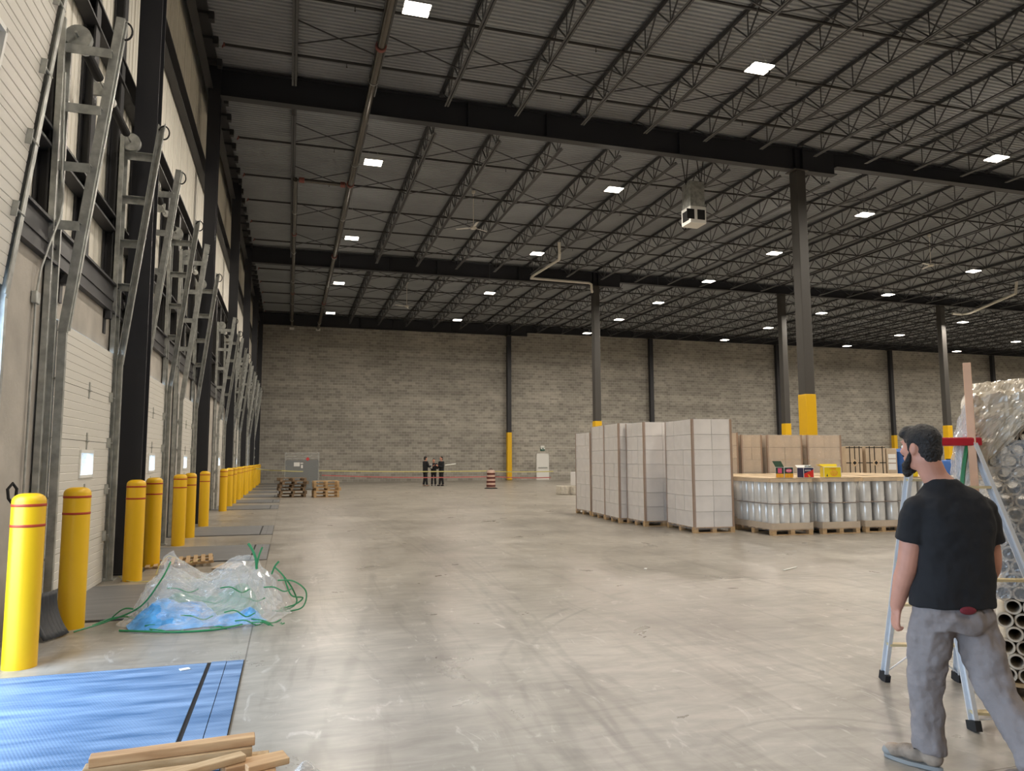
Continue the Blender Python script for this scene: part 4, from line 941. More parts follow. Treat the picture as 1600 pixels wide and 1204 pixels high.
#PART4
# ------------------------------------------------------------------ crumpled plastic pile by the dock
def ridged(p, f, seed=0.0):
    q = Vector((p.x * f + seed, p.y * f - seed, p.z * f + 2 * seed)); return 1 - 2 * abs(mnoise.noise(q))
def crumple(p, amp, seed=0.0):
    return amp * (0.55 * ridged(p, 4.5, seed) + 0.35 * ridged(p, 11, seed + 3) + 0.22 * ridged(p, 24, seed + 5))
def pile_shell(name, cx, cy, rx, ry, peaks, base, m, parent, amp=0.06, seed=0.0, n=60, rings=34, smooth=False, zs=1.0):
    """closed heap surface: outline ellipse on the floor, peaks = (x, y, height, width)"""
    mb = MB(); vs = []; fs = []
    for j in range(rings):
        t_ = j / (rings - 1); 
        for i in range(n):
            a = 2 * PI * i / n; wob = 1 + 0.12 * mnoise.noise(Vector((math.cos(a) * 2 + seed, math.sin(a) * 2, 1)))
            r = (1 - t_) * wob; x, y = rx * r * math.cos(a), ry * r * math.sin(a)
            z = base * (1 - r * r) if r < 1 else 0
            for (px, py, h, w_) in peaks: z += h * math.exp(-(((x - px) ** 2 + (y - py) ** 2) / (w_ * w_))) * min(1, (1 - min(r, 1)) * 4)
            p = Vector((x, y, max(z, 0) * zs)); q = crumple(p, amp, seed); o = Vector((x * 0.9, y * 0.9, 0.25)).normalized()
            p += o * q * (0.5 + 0.5 * min(1, z * 4)); p.z = max(p.z, 0.004); vs.append(p)
    for j in range(rings - 1):
        for i in range(n): fs.append((j * n + i, j * n + (i + 1) % n, (j + 1) * n + (i + 1) % n, (j + 1) * n + i))
    mb.add(vs, fs); o = mb.build(name, m, parent, smooth); o.location = (cx, cy, 0); return o
t = empty('plastic_wrap_pile', (-0.74, 8.35, 0))
PK = [(-0.33, -0.05, 0.42, 0.26), (0.26, 0.0, 0.40, 0.24), (0.52, 0.05, 0.20, 0.16), (-0.36, -0.06, 0.12, 0.05)]
pile_shell('clear_sheet', 0, 0, 0.80, 0.62, PK, 0.20, M['film_crumple'], t, 0.075, 1.3)
pile_shell('clear_sheet', -0.03, 0.02, 0.70, 0.52, [(a, b, h * .85, w_) for a, b, h, w_ in PK], 0.16, M['film_crumple'], t, 0.085, 5.1)
pile_shell('clear_sheet', 0.02, 0.0, 0.60, 0.45, [(a, b, h * .62, w_ * 1.1) for a, b, h, w_ in PK], 0.14, M['film_milky'], t, 0.09, 9.7)
pile_shell('clear_sheet', 0.60, 0.12, 0.25, 0.26, [(0, 0, 0.30, 0.14)], 0.10, M['film_milky'], t, 0.04, 3.7, 36, 20)
pile_shell('blue_sheet', -0.28, -0.25, 0.44, 0.30, [(-0.15, 0, .10, .16), (.2, .02, .07, .12)], 0.14, M['bluefilm'], t, 0.05, 2.2, 48, 22)
pile_shell('blue_sheet', 0.22, -0.36, 0.34, 0.15, [(0.2, 0, .08, .1)], 0.08, M['bluefilm'], t, 0.03, 6.2, 40, 16)
pile_shell('dark_contents', 0.0, 0.05, 0.52, 0.36, [(-.3, 0, .15, .2), (.3, 0, .2, .2)], 0.12, M['green'], t, 0.06, 8.2, 40, 18)
rnd = random.Random(5)
def strap(pts, w=0.016, name='green_strap', m='green', parent=None, steps=14):
    P = [Vector(p) for p in pts]; Q = []
    for i in range(len(P) - 1):
        p0, p1, p2, p3 = P[max(i - 1, 0)], P[i], P[i + 1], P[min(i + 2, len(P) - 1)]
        for k_ in range(steps):
            u = k_ / steps; Q.append(0.5 * ((2 * p1) + (-p0 + p2) * u + (2 * p0 - 5 * p1 + 4 * p2 - p3) * u * u + (-p0 + 3 * p1 - 3 * p2 + p3) * u ** 3))
    Q.append(P[-1]); return MB().tube(Q, w / 2, 5).build(name, M[m], parent, True)
strap([(-1.15, -.35, .01), (-.9, -.2, .06), (-.6, -.3, .20), (-.42, -.32, .45), (-.36, -.2, .60)], parent=t)
strap([(-1.05, -.1, .01), (-.9, 0, .05), (-.72, -.1, .07), (-.6, -.3, .05), (-.45, -.55, .02)], parent=t)
strap([(-.95, .25, .01), (-.8, .1, .12), (-.6, .0, .10), (-.55, -.2, .22)], parent=t)
strap([(-.75, -.42, .01), (-.5, -.58, .02), (-.2, -.66, .012), (.1, -.66, .012), (.35, -.55, .02)], parent=t, w=.02)
strap([(.45, -.1, .48), (.44, -.1, .58), (.40, -.08, .68), (.36, -.06, .74)], parent=t, w=.03)
strap([(.45, -.1, .50), (.47, -.1, .62), (.50, -.08, .70)], parent=t, w=.02)
strap([(.62, -.1, .50), (.70, -.1, .42), (.80, -.08, .28), (.86, 0, .12), (.80, .1, .03), (.66, .1, .01)], parent=t)
strap([(.66, -.12, .36), (.82, -.1, .34), (.95, -.06, .22), (.92, 0, .05), (.75, .0, .015), (.62, -.1, .05)], parent=t)
strap([(.72, -.1, .40), (.80, -.1, .20), (.92, -.02, .15), (.84, 0, .08), (.70, -.06, .06)], parent=t)
strap([(.60, -.08, .42), (.63, -.1, .50), (.67, -.1, .55)], parent=t, w=.02)
for k_ in range(16):
    x, y = rnd.uniform(-.6, .55), rnd.uniform(-.6, -.15); z = max(.03, .42 - abs(y + .15) * .8 + rnd.uniform(-.1, .05)) * rnd.uniform(.3, 1)
    a = rnd.uniform(-.6, .6); strap([(x, y, z), (x + .1, y - .03, z + .03 * a), (x + .2, y - .01, z - .05), (x + .28, y + .04, z - .03)], parent=t, w=.013)
tag(t, 'crumpled heap of clear and blue plastic wrap with green straps on the floor', 'plastic wrap', kind='thing')
# flat lattice, yellow cord, scraps
t = empty('slatted_panel', (-1.55, 12.75, 0.02), 0.1); t.rotation_euler = (0.0, -0.06, 0.1)
for k_ in range(9): MB().box(-.5 + k_ * .11, -.44 + k_ * .11, -.45, .45, .03, .045).build('slat', M['wood'], t)
for y in (-.4, 0, .38): MB().box(-.5, .45, y - .03, y + .03, 0, .03).build('batten', M['wood'], t)
tag(t, 'flat tan slatted wooden panel on the floor behind the plastic heap', 'wooden panel', kind='thing')
tag(MB().prism([(-1.05, 11.9), (-0.72, 11.75), (-0.62, 12.3), (-0.95, 12.4)], 2, 0.015, 0.03).build('cardboard_scrap', M['card']), 'brown cardboard scrap on the grey leveler plate past the plastic heap', 'cardboard', kind='thing')
def cord(name, pts, r, m, label):
    o = strap(pts, 2 * r, name, m); return tag(o, label, 'rope', kind='thing')
cord('yellow_rope', [(-2.2, 11.5, .02), (-2.0, 11.05, .02), (-1.8, 10.95, .015), (-1.5, 11.0, .015), (-1.2, 11.05, .015), (-.95, 10.8, .02)], .006, 'tape_y', 'thin yellow cord on the floor along the first grey leveler plate')
cord('yellow_rope', [(-1.75, 11.6, .01), (-1.72, 11.7, .12), (-1.65, 11.9, .22), (-1.55, 12.1, .16), (-1.45, 12.3, .06), (-1.3, 12.6, .08)], .007, 'tape_y', 'yellow cord looping up beside the third bollard')
for i, (x, y, w_, l_, a, s_) in enumerate(((7.05, 9.35, .03, .42, .5, 'curved white plastic strip on the open floor left of the walking man'), (5.05, 10.0, .04, .09, 1, 'tiny white scrap on the open floor ahead of the tall cartons'),
        (3.4, 3.9, .0, .0, 0, ''), (-.72, 6.30, .05, .07, .4, 'small pale scrap at the far edge of the blue plate'))):
    if not l_: continue
    R = Matrix.Translation((x, y, 0.016 if x < 0 else 0.004)) @ Matrix.Rotation(a, 4, 'Z'); tag(MB().box(-l_ / 2, l_ / 2, -w_ / 2, w_ / 2, 0, .006, R).build('floor_scrap', M['paper']), s_, 'scrap', kind='thing')
# ------------------------------------------------------------------ foreground lumber
def board(a, b, w_, th, label, m='wood_new', up=(0, 0, 1)):
    a, b = Vector(a), Vector(b); c = (a + b) / 2; d = b - a; L = d.length
    o = MB().box(-L / 2, L / 2, -w_ / 2, w_ / 2, -th / 2, th / 2).build('lumber_board', M[m]); bevel(o, .003, 1)
    o.location = c; o.rotation_euler = (0, -math.asin(d.z / L), math.atan2(d.y, d.x)); return tag(o, label, 'board', 'loose boards in the bottom corner', 'thing')
def flat(a, b, w_, th, z, label, m='wood_new'): return board((a[0], a[1], z + th / 2), (b[0], b[1], z + th / 2), w_, th, label, m)
BL = [((-.84, 3.42), (-.84, 3.86), 'left'), ((-.10, 3.42), (-.10, 3.86), 'right')]
for k_ in range(3):
    for a, b, w_ in BL: flat(a, b, .09, .075, k_ * .076, 'wooden bearer block, %s in the %s support of the foreground boards' % (['bottom', 'middle', 'top'][k_], w_), 'wood')
flat((-.92, 3.50), (-.02, 3.50), .09, .036, .228, 'pale board lying nearest the picture edge in the foreground pile')
flat((-.88, 3.62), (-.30, 3.66), .08, .036, .228, 'rough board stub under the long top board', 'wood')
flat((-.24, 3.63), (.02, 3.70), .08, .036, .228, 'thick board end pointing right in the foreground pile')
flat((-.52, 3.50), (-.16, 3.67), .06, .030, .265, 'dark-grained board slanting across the foreground pile', 'wood')
flat((-.14, 3.52), (.03, 3.58), .05, .028, .265, 'small pale offcut at the right of the foreground pile')
flat((-.82, 3.76), (-.13, 3.80), .075, .050, .228, 'packer board beneath the longest foreground board', 'wood')
flat((-.80, 3.76), (-.12, 3.82), .070, .040, .279, 'longest pale board lying on top of the foreground pile')
t = empty('plastic_sheet_scrap', (.12, 3.98, 0)); pile_shell('sheet', 0, 0, .14, .12, [(0, 0, .05, .05)], .05, M['film_crumple'], t, .02, 4.4, 24, 12); tag(t, 'clear plastic scrap at the right end of the foreground boards', 'plastic wrap', kind='thing')

# ------------------------------------------------------------------ tube stack under film
TR = -math.atan2(0.77, 0.64)                        # stack axis points away from the camera
t = empty('tube_pallet', (4.545, 3.95, 0), TR); NC, NR, RT = 8, 20, .0505; TL = 1.15
for x in (0.0, .28, .56, .84): MB().box(x - .05, x + .05, .0, TL, .02, .10).build('stringer', M['wood'], t)
for k_ in range(6): MB().box(-.06, .92, k_ * .21, k_ * .21 + .12, .10, .125).build('deck_board', M['wood'], t)
for k_ in (0, 2.5, 5): MB().box(-.06, .92, k_ * .21, k_ * .21 + .1, 0, .02).build('bottom_board', M['wood'], t)
tb = MB(); n = 26; ro, ri = RT - .001, RT * .74; vs = []
for (r, y) in ((ro, 0), (ro, TL), (ri, TL), (ri, 0)): vs += [Vector((r * math.cos(2 * PI * k_ / n), y, r * math.sin(2 * PI * k_ / n))) for k_ in range(n)]
tb.add(vs, [(a * n + k_, a * n + (k_ + 1) % n, ((a + 1) % 4) * n + (k_ + 1) % n, ((a + 1) % 4) * n + k_) for a in range(4) for k_ in range(n)])
tm = tb.mesh('cardboard_tube', M['tube'], True); rnd = random.Random(3)
rest = MB()
for r_ in range(NR):
    for c_ in range(NC):
        pos = (.03 + RT + c_ * 2 * RT + (RT if r_ % 2 else 0), rnd.uniform(-.012, .02), .126 + RT + r_ * RT * 1.732)
        if c_ < 5: link('cardboard_tube', tm, t, pos)
        else: rest.add([Vector(v) + Vector(pos) for v in tb.v], tb.f)
tag(rest.build('cardboard_tubes', M['tube'], t, True), kind='stuff')
TOP = .126 + RT * 2 + (NR - 1) * RT * 1.732
def sheet(name, fn, nu, nv, m, parent, thick=0):
    vs = [fn(i / nu, j / nv) for j in range(nv + 1) for i in range(nu + 1)]
    o = MB().add(vs, [(j * (nu + 1) + i, j * (nu + 1) + i + 1, (j + 1) * (nu + 1) + i + 1, (j + 1) * (nu + 1) + i) for j in range(nv) for i in range(nu)]).build(name, m, parent, False); return o
def front_sheet(u, v):
    x = -.05 + u * 1.02; z0 = .62 + .25 * (1 - u) * .0 + .06 * math.sin(u * 9); z = z0 + (TOP - .17 - z0) * v
    p = Vector((x, -.03, z)); return p + Vector((0, -.5 * abs(crumple(p * 1.4, .035, 2.0)) - .01, 0))
sheet('film_front', front_sheet, 60, 90, M['film_front'], t)
def front_fold(u, v):
    x = .42 + u * .14 - .12 * v + .04 * math.sin(v * 7); z = .30 + v * 1.2; p = Vector((x, -.07, z)); return p + Vector((0, -abs(crumple(p * 2, .05, 7.0)) - .01, 0))
sheet('film_fold', front_fold, 14, 70, M['film_milky'], t)
def top_cover(u, v):
    """dusty cover: over the top and down the front left, leaving a gap that shows tube ends"""
    x = -.10 + u * 1.12; s_ = v * 2.0
    lip = .16 + .34 * max(0, 1 - u * 2.6) + .03 * math.sin(u * 15)
    if s_ < 1: y, z = -.09 + .05 * s_, TOP + .12 - lip * (1 - s_) 
    else: y, z = -.04 + (s_ - 1) * (TL + .1), TOP + .12 + .13 * math.sin(min(1, (s_ - 1) * 3) * PI / 2) * (0.6 + .4 * math.sin(u * 2.5 + .4))
    if u < .06: z -= .1 * (1 - u / .06)
    p = Vector((x, y, z)); q = crumple(p * 1.5, .06, 4.0); return p + Vector((q * .2, -abs(q) * .7, q * .6 if s_ > .9 else 0))
sheet('dusty_cover', top_cover, 70, 60, M['film_dust'], t); sheet('dusty_cover', lambda u, v: top_cover(u, v) * 1.0 + Vector((0, .03, -.02 + .015 * math.sin(u * 20))), 60, 50, M['film_dust'], t)
def side_bulge(u, v):
    a = PI * (u - .5) * 1.0; z = .75 + v * 1.22; bul = .13 * math.sin(min(1, v * 1.0) * PI) ** .55 + .02
    p = Vector((-.02 - bul * math.cos(a), .12 + .30 * math.sin(a), z)); q = crumple(p * 1.2, .035, 6.0); return p + Vector((-q * .6, -q * .5, 0))
sheet('film_bulge', side_bulge, 36, 70, M['film_crumple'], t); sheet('film_bulge', lambda u, v: side_bulge(u, v) * .985 + Vector((.01, .0, .02)), 30, 50, M['film_milky'], t)
strap([(-.11, -.16, .95), (-.115, -.20, 1.2), (-.105, -.21, 1.42), (-.08, -.20, 1.60), (-.055, -.17, 1.72)], parent=t, w=.03)
tag(t, 'pallet of brown cardboard tubes wrapped in dusty clear film at the right edge', 'tube stack', kind='thing')
# profiles and plank beside the tubes
def at_stack(x, y, z=0): return Matrix.Translation((4.545, 3.95, 0)) @ Matrix.Rotation(TR, 4, 'Z') @ Vector((x, y, z))
o = bevel(MB().box(-.024, .024, -.012, .012, 0, 2.24).build('long_plank', M['plank']), .002, 1); p = at_stack(-.035, -.20); o.location = p; o.rotation_euler = (0, 0, TR)
tag(o, 'tall peach-coloured plank standing upright behind the red ladder cap', 'plank', kind='thing')

# ------------------------------------------------------------------ step ladder
t = empty('step_ladder', (0, 0, 0)); A, B_, Cc, D = Vector((4.17, 4.52, 0)), Vector((4.66, 4.35, 0)), Vector((3.91, 3.55, 0)), Vector((4.50, 3.30, 0))
E1, E2 = Vector((4.10, 4.03, 1.71)), Vector((4.40, 3.92, 1.71)); side = (E2 - E1).normalized()
off = (B_ - Cc).normalized() * .035; off = Vector((off.x * .4, off.y, 0))
def rail(f, top, nm='rail'):
    MB().bar(f + Vector((0, 0, .03)), top, .026, .064, tuple((A - Cc).normalized()), 'C').build(nm, M['alu'], t)
    d = (top - f).normalized(); MB().bar(f, f + d * .06, .038, .09, tuple((A - Cc).normalized())).build('rubber_foot', M['rubber'], t)
backv = (A - Cc).normalized() * .06
rail(A, E1 + backv); rail(B_, E2 + backv); rail(Cc, E1 - backv); rail(D, E2 - backv)
def on(f, top, z): return f.lerp(top, z / top.z)
for k_, z, sides in [(i, .27 + i * .295, ((A, B_, 1),)) for i in range(5)] + [(0, .10, ((Cc, D, -1),)), (9, .84, ((Cc, D, -1),)), (9, 1.41, ((Cc, D, -1),))]:
    for (a, b, sg) in sides:
        p, q = on(a, E1 + backv * sg, z), on(b, E2 + backv * sg, z)
        MB().bar(p, q, .060, .016).build('step', M['treadwood'], t)
        if k_ == 0:
            for (u_, v_) in ((p, q), (q, p)): MB().bar(u_.lerp(v_, .45) + Vector((0, 0, -.02)), on(a if u_ is p else b, (E1 if u_ is p else E2) + backv * sg, .06), .018, .006).build('brace', M['alu'], t)
bevel(MB().bar(E1 - side * .055, E2 + side * .055, .19, .055).build('top_cap', M['red'], t), .008)
for k_ in (.9,):
    for (a, b, e) in ((A, Cc, E1),): MB().bar(on(a, e + backv, k_), on(b, e - backv, k_), .022, .005, tuple(side)).build('spreader', M['alu'], t)
tag(t, 'aluminium step ladder with red top cap behind the walking man', 'ladder', kind='thing')

# ------------------------------------------------------------------ people
def ell(mb, c, r, R=None, n=18, m_=12):
    T = Matrix.Translation(Vector(c)) @ (R.to_4x4() if R else Matrix.Identity(4))
    vs = [T @ Vector((0, 0, -r[2]))]
    for j in range(1, m_):
        a = -PI / 2 + PI * j / m_
        for i in range(n): b = 2 * PI * i / n; vs.append(T @ Vector((r[0] * math.cos(a) * math.cos(b), r[1] * math.cos(a) * math.sin(b), r[2] * math.sin(a))))
    vs.append(T @ Vector((0, 0, r[2]))); fs = [(0, 1 + (i + 1) % n, 1 + i) for i in range(n)]
    for j in range(m_ - 2):
        for i in range(n): fs.append((1 + j * n + i, 1 + j * n + (i + 1) % n, 1 + (j + 1) * n + (i + 1) % n, 1 + (j + 1) * n + i))
    o = 1 + (m_ - 2) * n; fs += [(o + i, o + (i + 1) % n, len(vs) - 1) for i in range(n)]; mb.add(vs, fs)
def limb(mb, pts, rad, n=16, caps=True):
    P = [Vector(p) for p in pts]; Q = []; Rr = []
    for i in range(len(P) - 1):
        for k_ in range(6):
            u = k_ / 6; p0, p1, p2, p3 = P[max(i - 1, 0)], P[i], P[i + 1], P[min(i + 2, len(P) - 1)]
            Q.append(0.5 * ((2 * p1) + (-p0 + p2) * u + (2 * p0 - 5 * p1 + 4 * p2 - p3) * u * u + (-p0 + 3 * p1 - 3 * p2 + p3) * u ** 3)); Rr.append(rad[i] * (1 - u) + rad[i + 1] * u)
    Q.append(P[-1]); Rr.append(rad[-1]); mb.tube(Q, Rr, n)
    if caps: ell(mb, Q[0], (Rr[0],) * 3); ell(mb, Q[-1], (Rr[-1],) * 3)
def torso(mb, rings, sx, fy, n=28):
    """rings: (center, half width, half depth); closed at both ends"""
    vs = []
    for c, a, b in rings:
        c = Vector(c)
        for i in range(n):
            t_ = 2 * PI * i / n; ct, st = math.cos(t_), math.sin(t_); e = .85
            vs.append(c + sx * (a * math.copysign(abs(ct) ** e, ct)) + fy * (b * math.copysign(abs(st) ** e, st)))
    m_ = len(rings); mb.add(vs, [(j * n + i, j * n + (i + 1) % n, (j + 1) * n + (i + 1) % n, (j + 1) * n + i) for j in range(m_ - 1) for i in range(n)] + [tuple(range(n - 1, -1, -1)), tuple(range((m_ - 1) * n, m_ * n))])
def skin(mb, name, m, parent, voxel=.008, it=4, folds=None):
    o = mb.build(name, m, parent, True); r = o.modifiers.new('remesh', 'REMESH'); r.mode = 'VOXEL'; r.voxel_size = voxel; r.use_smooth_shade = True
    s_ = o.modifiers.new('smooth', 'SMOOTH'); s_.factor = .5; s_.iterations = it
    if folds:
        tx = bpy.data.textures.new(name + '_folds', 'CLOUDS'); tx.noise_scale = folds[1]; d = o.modifiers.new('folds', 'DISPLACE'); d.texture = tx; d.strength = folds[0]; d.mid_level = .5; d.texture_coords = 'LOCAL'
        s2 = o.modifiers.new('smooth2', 'SMOOTH'); s2.factor = .5; s2.iterations = 2
    return o
def hand(mb, wrist, down, fwd, inn, curl=1.0, k=1.0):
    """palm, four curled fingers of unequal length, thumb leaving the side of the palm"""
    w, d, f, i_ = Vector(wrist), Vector(down).normalized(), Vector(fwd).normalized(), Vector(inn).normalized()
    R = Matrix((f, i_, d)).transposed()
    ell(mb, w + d * .045 * k, (.040 * k, .017 * k, .050 * k), R); limb(mb, [w - d * .02, w + d * .03], [.027 * k, .026 * k])
    for j, (o, L) in enumerate(((.030, .92), (.010, 1.0), (-.010, .95), (-.030, .78))):
        kn = w + d * (.088 - .004 * abs(j - 1)) * k + f * o * k
        a = kn + (d * .036 + i_ * .010 * curl) * L * k; b = a + (d * (.022 - .012 * curl) + i_ * .020 * curl) * L * k; c = b + (-d * .010 * curl + d * .012 * (1 - curl) + i_ * .014 * curl) * L * k
        limb(mb, [kn - d * .03 * k, kn, a, b, c], [x * k for x in (.010, .0102, .0092, .0085, .0075)], 10)
    th = w + d * .03 * k + f * .034 * k + i_ * .006 * k
    limb(mb, [th - d * .012 * k, th + d * .022 * k + f * .016 * k + i_ * .012 * k, th + d * .045 * k + f * .016 * k + i_ * .022 * k, th + d * .062 * k + f * .008 * k + i_ * .028 * k], [x * k for x in (.013, .0125, .0105, .009)], 10)

def V(*a): return Vector(a)
man = empty('person', (3.17, 3.27, 0))
fb = V(.296, .955, 0).normalized(); rb = V(.955, -.296, 0).normalized(); up = V(0, 0, 1)
fh = V(-.156, .988, 0).normalized(); rh = V(.988, .156, 0).normalized(); HF = Matrix((rh, fh, up)).transposed()
Hc = V(.088, -.088, 1.655); hp = lambda x, y, z: Hc + rh * x + fh * y + up * z
body = MB()
ell(body, Hc, (.074, .095, .112), HF); ell(body, hp(0, .030, -.055), (.056, .062, .065), HF); ell(body, hp(0, .070, -.085), (.030, .024, .026), HF)
limb(body, [hp(0, .092, .020), hp(0, .112, -.018)], [.009, .013]); ell(body, hp(0, .106, -.024), (.017, .011, .009), HF)
ell(body, hp(0, .084, .034), (.050, .016, .011), HF); ell(body, hp(0, .093, -.052), (.022, .009, .006), HF); ell(body, hp(0, .091, -.062), (.020, .009, .007), HF)
for s_ in (-1, 1):
    ell(body, hp(s_ * .076, -.008, -.006), (.010, .020, .033), HF @ Matrix.Rotation(.15, 3, 'X')); ell(body, hp(s_ * .045, .068, -.018), (.022, .018, .022), HF)
limb(body, [hp(0, -.025, -.06), V(.128, -.128, 1.50), V(.155, -.16, 1.43)], [.066, .064, .078])
torso(body, [(V(.15, -.155, .86), .15, .10), (V(.165, -.17, 1.0), .145, .10), (V(.172, -.176, 1.2), .165, .11), (V(.172, -.176, 1.34), .15, .10), (V(.165, -.168, 1.42), .09, .07)], rb, fb)
Lsh, Lel, Lwr = V(.012, -.114, 1.335), V(-.022, -.066, 1.045), V(-.030, .018, .815)
Rsh, Rel, Rwr = V(.338, -.218, 1.33), V(.375, -.215, 1.05), V(.385, -.10, .83)
limb(body, [Lsh, Lsh.lerp(Lel, .5) + V(-.004, -.004, 0), Lel, Lel.lerp(Lwr, .35), Lwr], [.058, .060, .053, .053, .032]); limb(body, [Rsh, Rsh.lerp(Rel, .5), Rel, Rel.lerp(Rwr, .35), Rwr], [.056, .056, .048, .048, .030])
hand(body, Lwr, (Lwr - Lel).normalized() * .5 + V(0, 0, -.6), fb, rb, .8); hand(body, Rwr, (Rwr - Rel).normalized() * .5 + V(0, 0, -.6), fb, -rb, .7)
Lhip, Lkn, Lan = V(.062, -.125, .84), V(.060, -.050, .46), V(.052, -.052, .09)
Rhip, Rkn, Ran = V(.255, -.185, .84), V(.262, -.270, .47), V(.205, -.56, .17)
for a, b, c in ((Lhip, Lkn, Lan), (Rhip, Rkn, Ran)): limb(body, [a, a.lerp(b, .4), b, b.lerp(c, .3), c], [.085, .078, .052, .052, .036])
skin(body, 'body', M['skin'], man, .0065, 3)
for s_ in (-1, 1):
    mb = MB(); ell(mb, hp(s_ * .030, .082, .006), (.012, .010, .011), HF); mb.build('eye', M['paper'], man, True); mb = MB(); ell(mb, hp(s_ * .030, .091, .006), (.005, .003, .005), HF); mb.build('pupil', M['hair'], man, True)
hair = MB(); ell(hair, hp(0, -.012, .045), (.080, .098, .085), HF); ell(hair, hp(0, .055, .082), (.058, .055, .040), HF); ell(hair, hp(0, .085, .072), (.045, .030, .024), HF)
ell(hair, hp(0, -.045, -.005), (.072, .062, .085), HF); ell(hair, hp(0, -.055, -.055), (.058, .040, .045), HF)
for s_ in (-1, 1): ell(hair, hp(s_ * .070, .020, .010), (.008, .014, .035), HF)
skin(hair, 'hair', M['hair'], man, .006, 3, (.010, .02))
beard = MB(); ell(beard, hp(0, .072, -.100), (.038, .040, .042), HF); ell(beard, hp(0, .088, -.125), (.026, .026, .034), HF)
for s_ in (-1, 1): limb(beard, [hp(s_ * .068, .015, -.02), hp(s_ * .064, .030, -.06), hp(s_ * .040, .065, -.095)], [.008, .014, .022])
ell(beard, hp(0, .100, -.040), (.024, .008, .006), HF); skin(beard, 'beard', M['hair'], man, .005, 2, (.006, .015))
sh = MB()
torso(sh, [(V(.156, -.160, .838), .212, .135), (V(.158, -.162, .90), .208, .135), (V(.166, -.170, 1.0), .195, .130), (V(.170, -.176, 1.12), .192, .132), (V(.172, -.178, 1.24), .200, .138), (V(.172, -.176, 1.34), .196, .128), (V(.168, -.170, 1.395), .172, .112), (V(.162, -.164, 1.435), .130, .094), (V(.153, -.155, 1.468), .090, .078), (V(.146, -.148, 1.488), .070, .068)], rb, fb)
for a, b in ((Lsh, Lel), (Rsh, Rel)):
    d = (b - a).normalized(); out = rb * (-1 if a is Lsh else 1)
    limb(sh, [a - d * .005 - out * .03, a + d * .05, a + d * .12, a + d * .175], [.072, .080, .079, .082], caps=False); ell(sh, a - out * .01, (.080, .080, .078))
o = skin(sh, 'shirt', M['shirt'], man, .0075, 4, (.026, .12))
tr = MB(); torso(tr, [(V(.156, -.160, .90), .155, .100), (V(.156, -.160, .83), .190, .126), (V(.157, -.160, .78), .205, .140), (V(.157, -.158, .72), .195, .135)], rb, fb)
limb(tr, [Lhip + V(0, 0, -.06), V(.058, -.105, .66), V(.058, -.062, .47), V(.062, -.058, .30), V(.056, -.060, .16), V(.054, -.060, .085)], [.108, .104, .088, .080, .074, .080], caps=False)
limb(tr, [Rhip + V(0, 0, -.06), V(.252, -.222, .66), V(.258, -.275, .48), V(.245, -.37, .36), V(.215, -.50, .22), V(.205, -.54, .17)], [.110, .104, .088, .084, .078, .076], caps=False)
skin(tr, 'trousers', M['pants'], man, .0075, 3, (.045, .10))
def pocket(c, w_, h_):
    c = Vector(c); MB().add([c + rb * x * w_ - fb * (.002) + up * z * h_ for x, z in ((-1, 1), (1, 1), (1, -.8), (.0, -1.1), (-1, -.8))], [(0, 1, 2, 3, 4)])
mb = MB(); ell(mb, V(.115, -.292, .838), (.042, .012, .020), Matrix((rb, fb, up)).transposed()); mb.build('red_undershirt_hem', M['maroon'], man, True)['label'] = 'maroon cloth showing under the shirt hem'
def shoe(heel, toe, rot_z, parent):
    h_, t_ = Vector(heel), Vector(toe); d = t_ - h_; L = d.length; f = d.normalized(); r = f.cross(up).normalized(); u = r.cross(f)
    R = Matrix((r, f, u)).transposed(); P = lambda x, y, z: h_ + r * x + f * y * L + u * z
    up_ = MB(); ell(up_, P(0, .16, .062), (.036, .055, .050), R); ell(up_, P(0, .50, .056), (.042, .090, .042), R); ell(up_, P(0, .80, .045), (.044, .060, .034), R); limb(up_, [P(0, .2, .06), P(0, .18, .12)], [.040, .042])
    o = skin(up_, 'shoe', M['shoe'], parent, .006, 3)
    so = MB(); n = 24; ol = []
    for k_ in range(n):
        a = 2 * PI * k_ / n; y = .5 + .52 * math.sin(a); x = (.045 if y > .45 else .036) * math.cos(a) * (1.0 if y > .2 else .95); ol.append((x, y))
    vs = [P(x, y, z) for z in (.0, .020) for x, y in ol]; so.add(vs, [tuple(range(n - 1, -1, -1)), tuple(range(n, 2 * n))] + [(i, (i + 1) % n, n + (i + 1) % n, n + i) for i in range(n)])
    so.build('sole', M['sole'], o, True)
    tc_ = MB(); ell(tc_, P(0, .90, .036), (.043, .040, .028), R); tc_.build('toe_cap', M['sole'], o, True)
    for k_ in range(5): y = .42 + k_ * .075; MB().tube([P(-.03, y, .088 - k_ * .006), P(0, y + .02, .102 - k_ * .007), P(.03, y, .088 - k_ * .006)], .003, 5).build('lace', M['rubber'], o)
shoe((.075, -.115, 0.002), (-.035, .150, 0.002), 0, man); shoe((.225, -.60, .075), (.150, -.345, .004), 0, man)
tag(man, 'bearded person in black t-shirt and grey trousers walking away at the right, seen from behind', 'person', kind='thing')

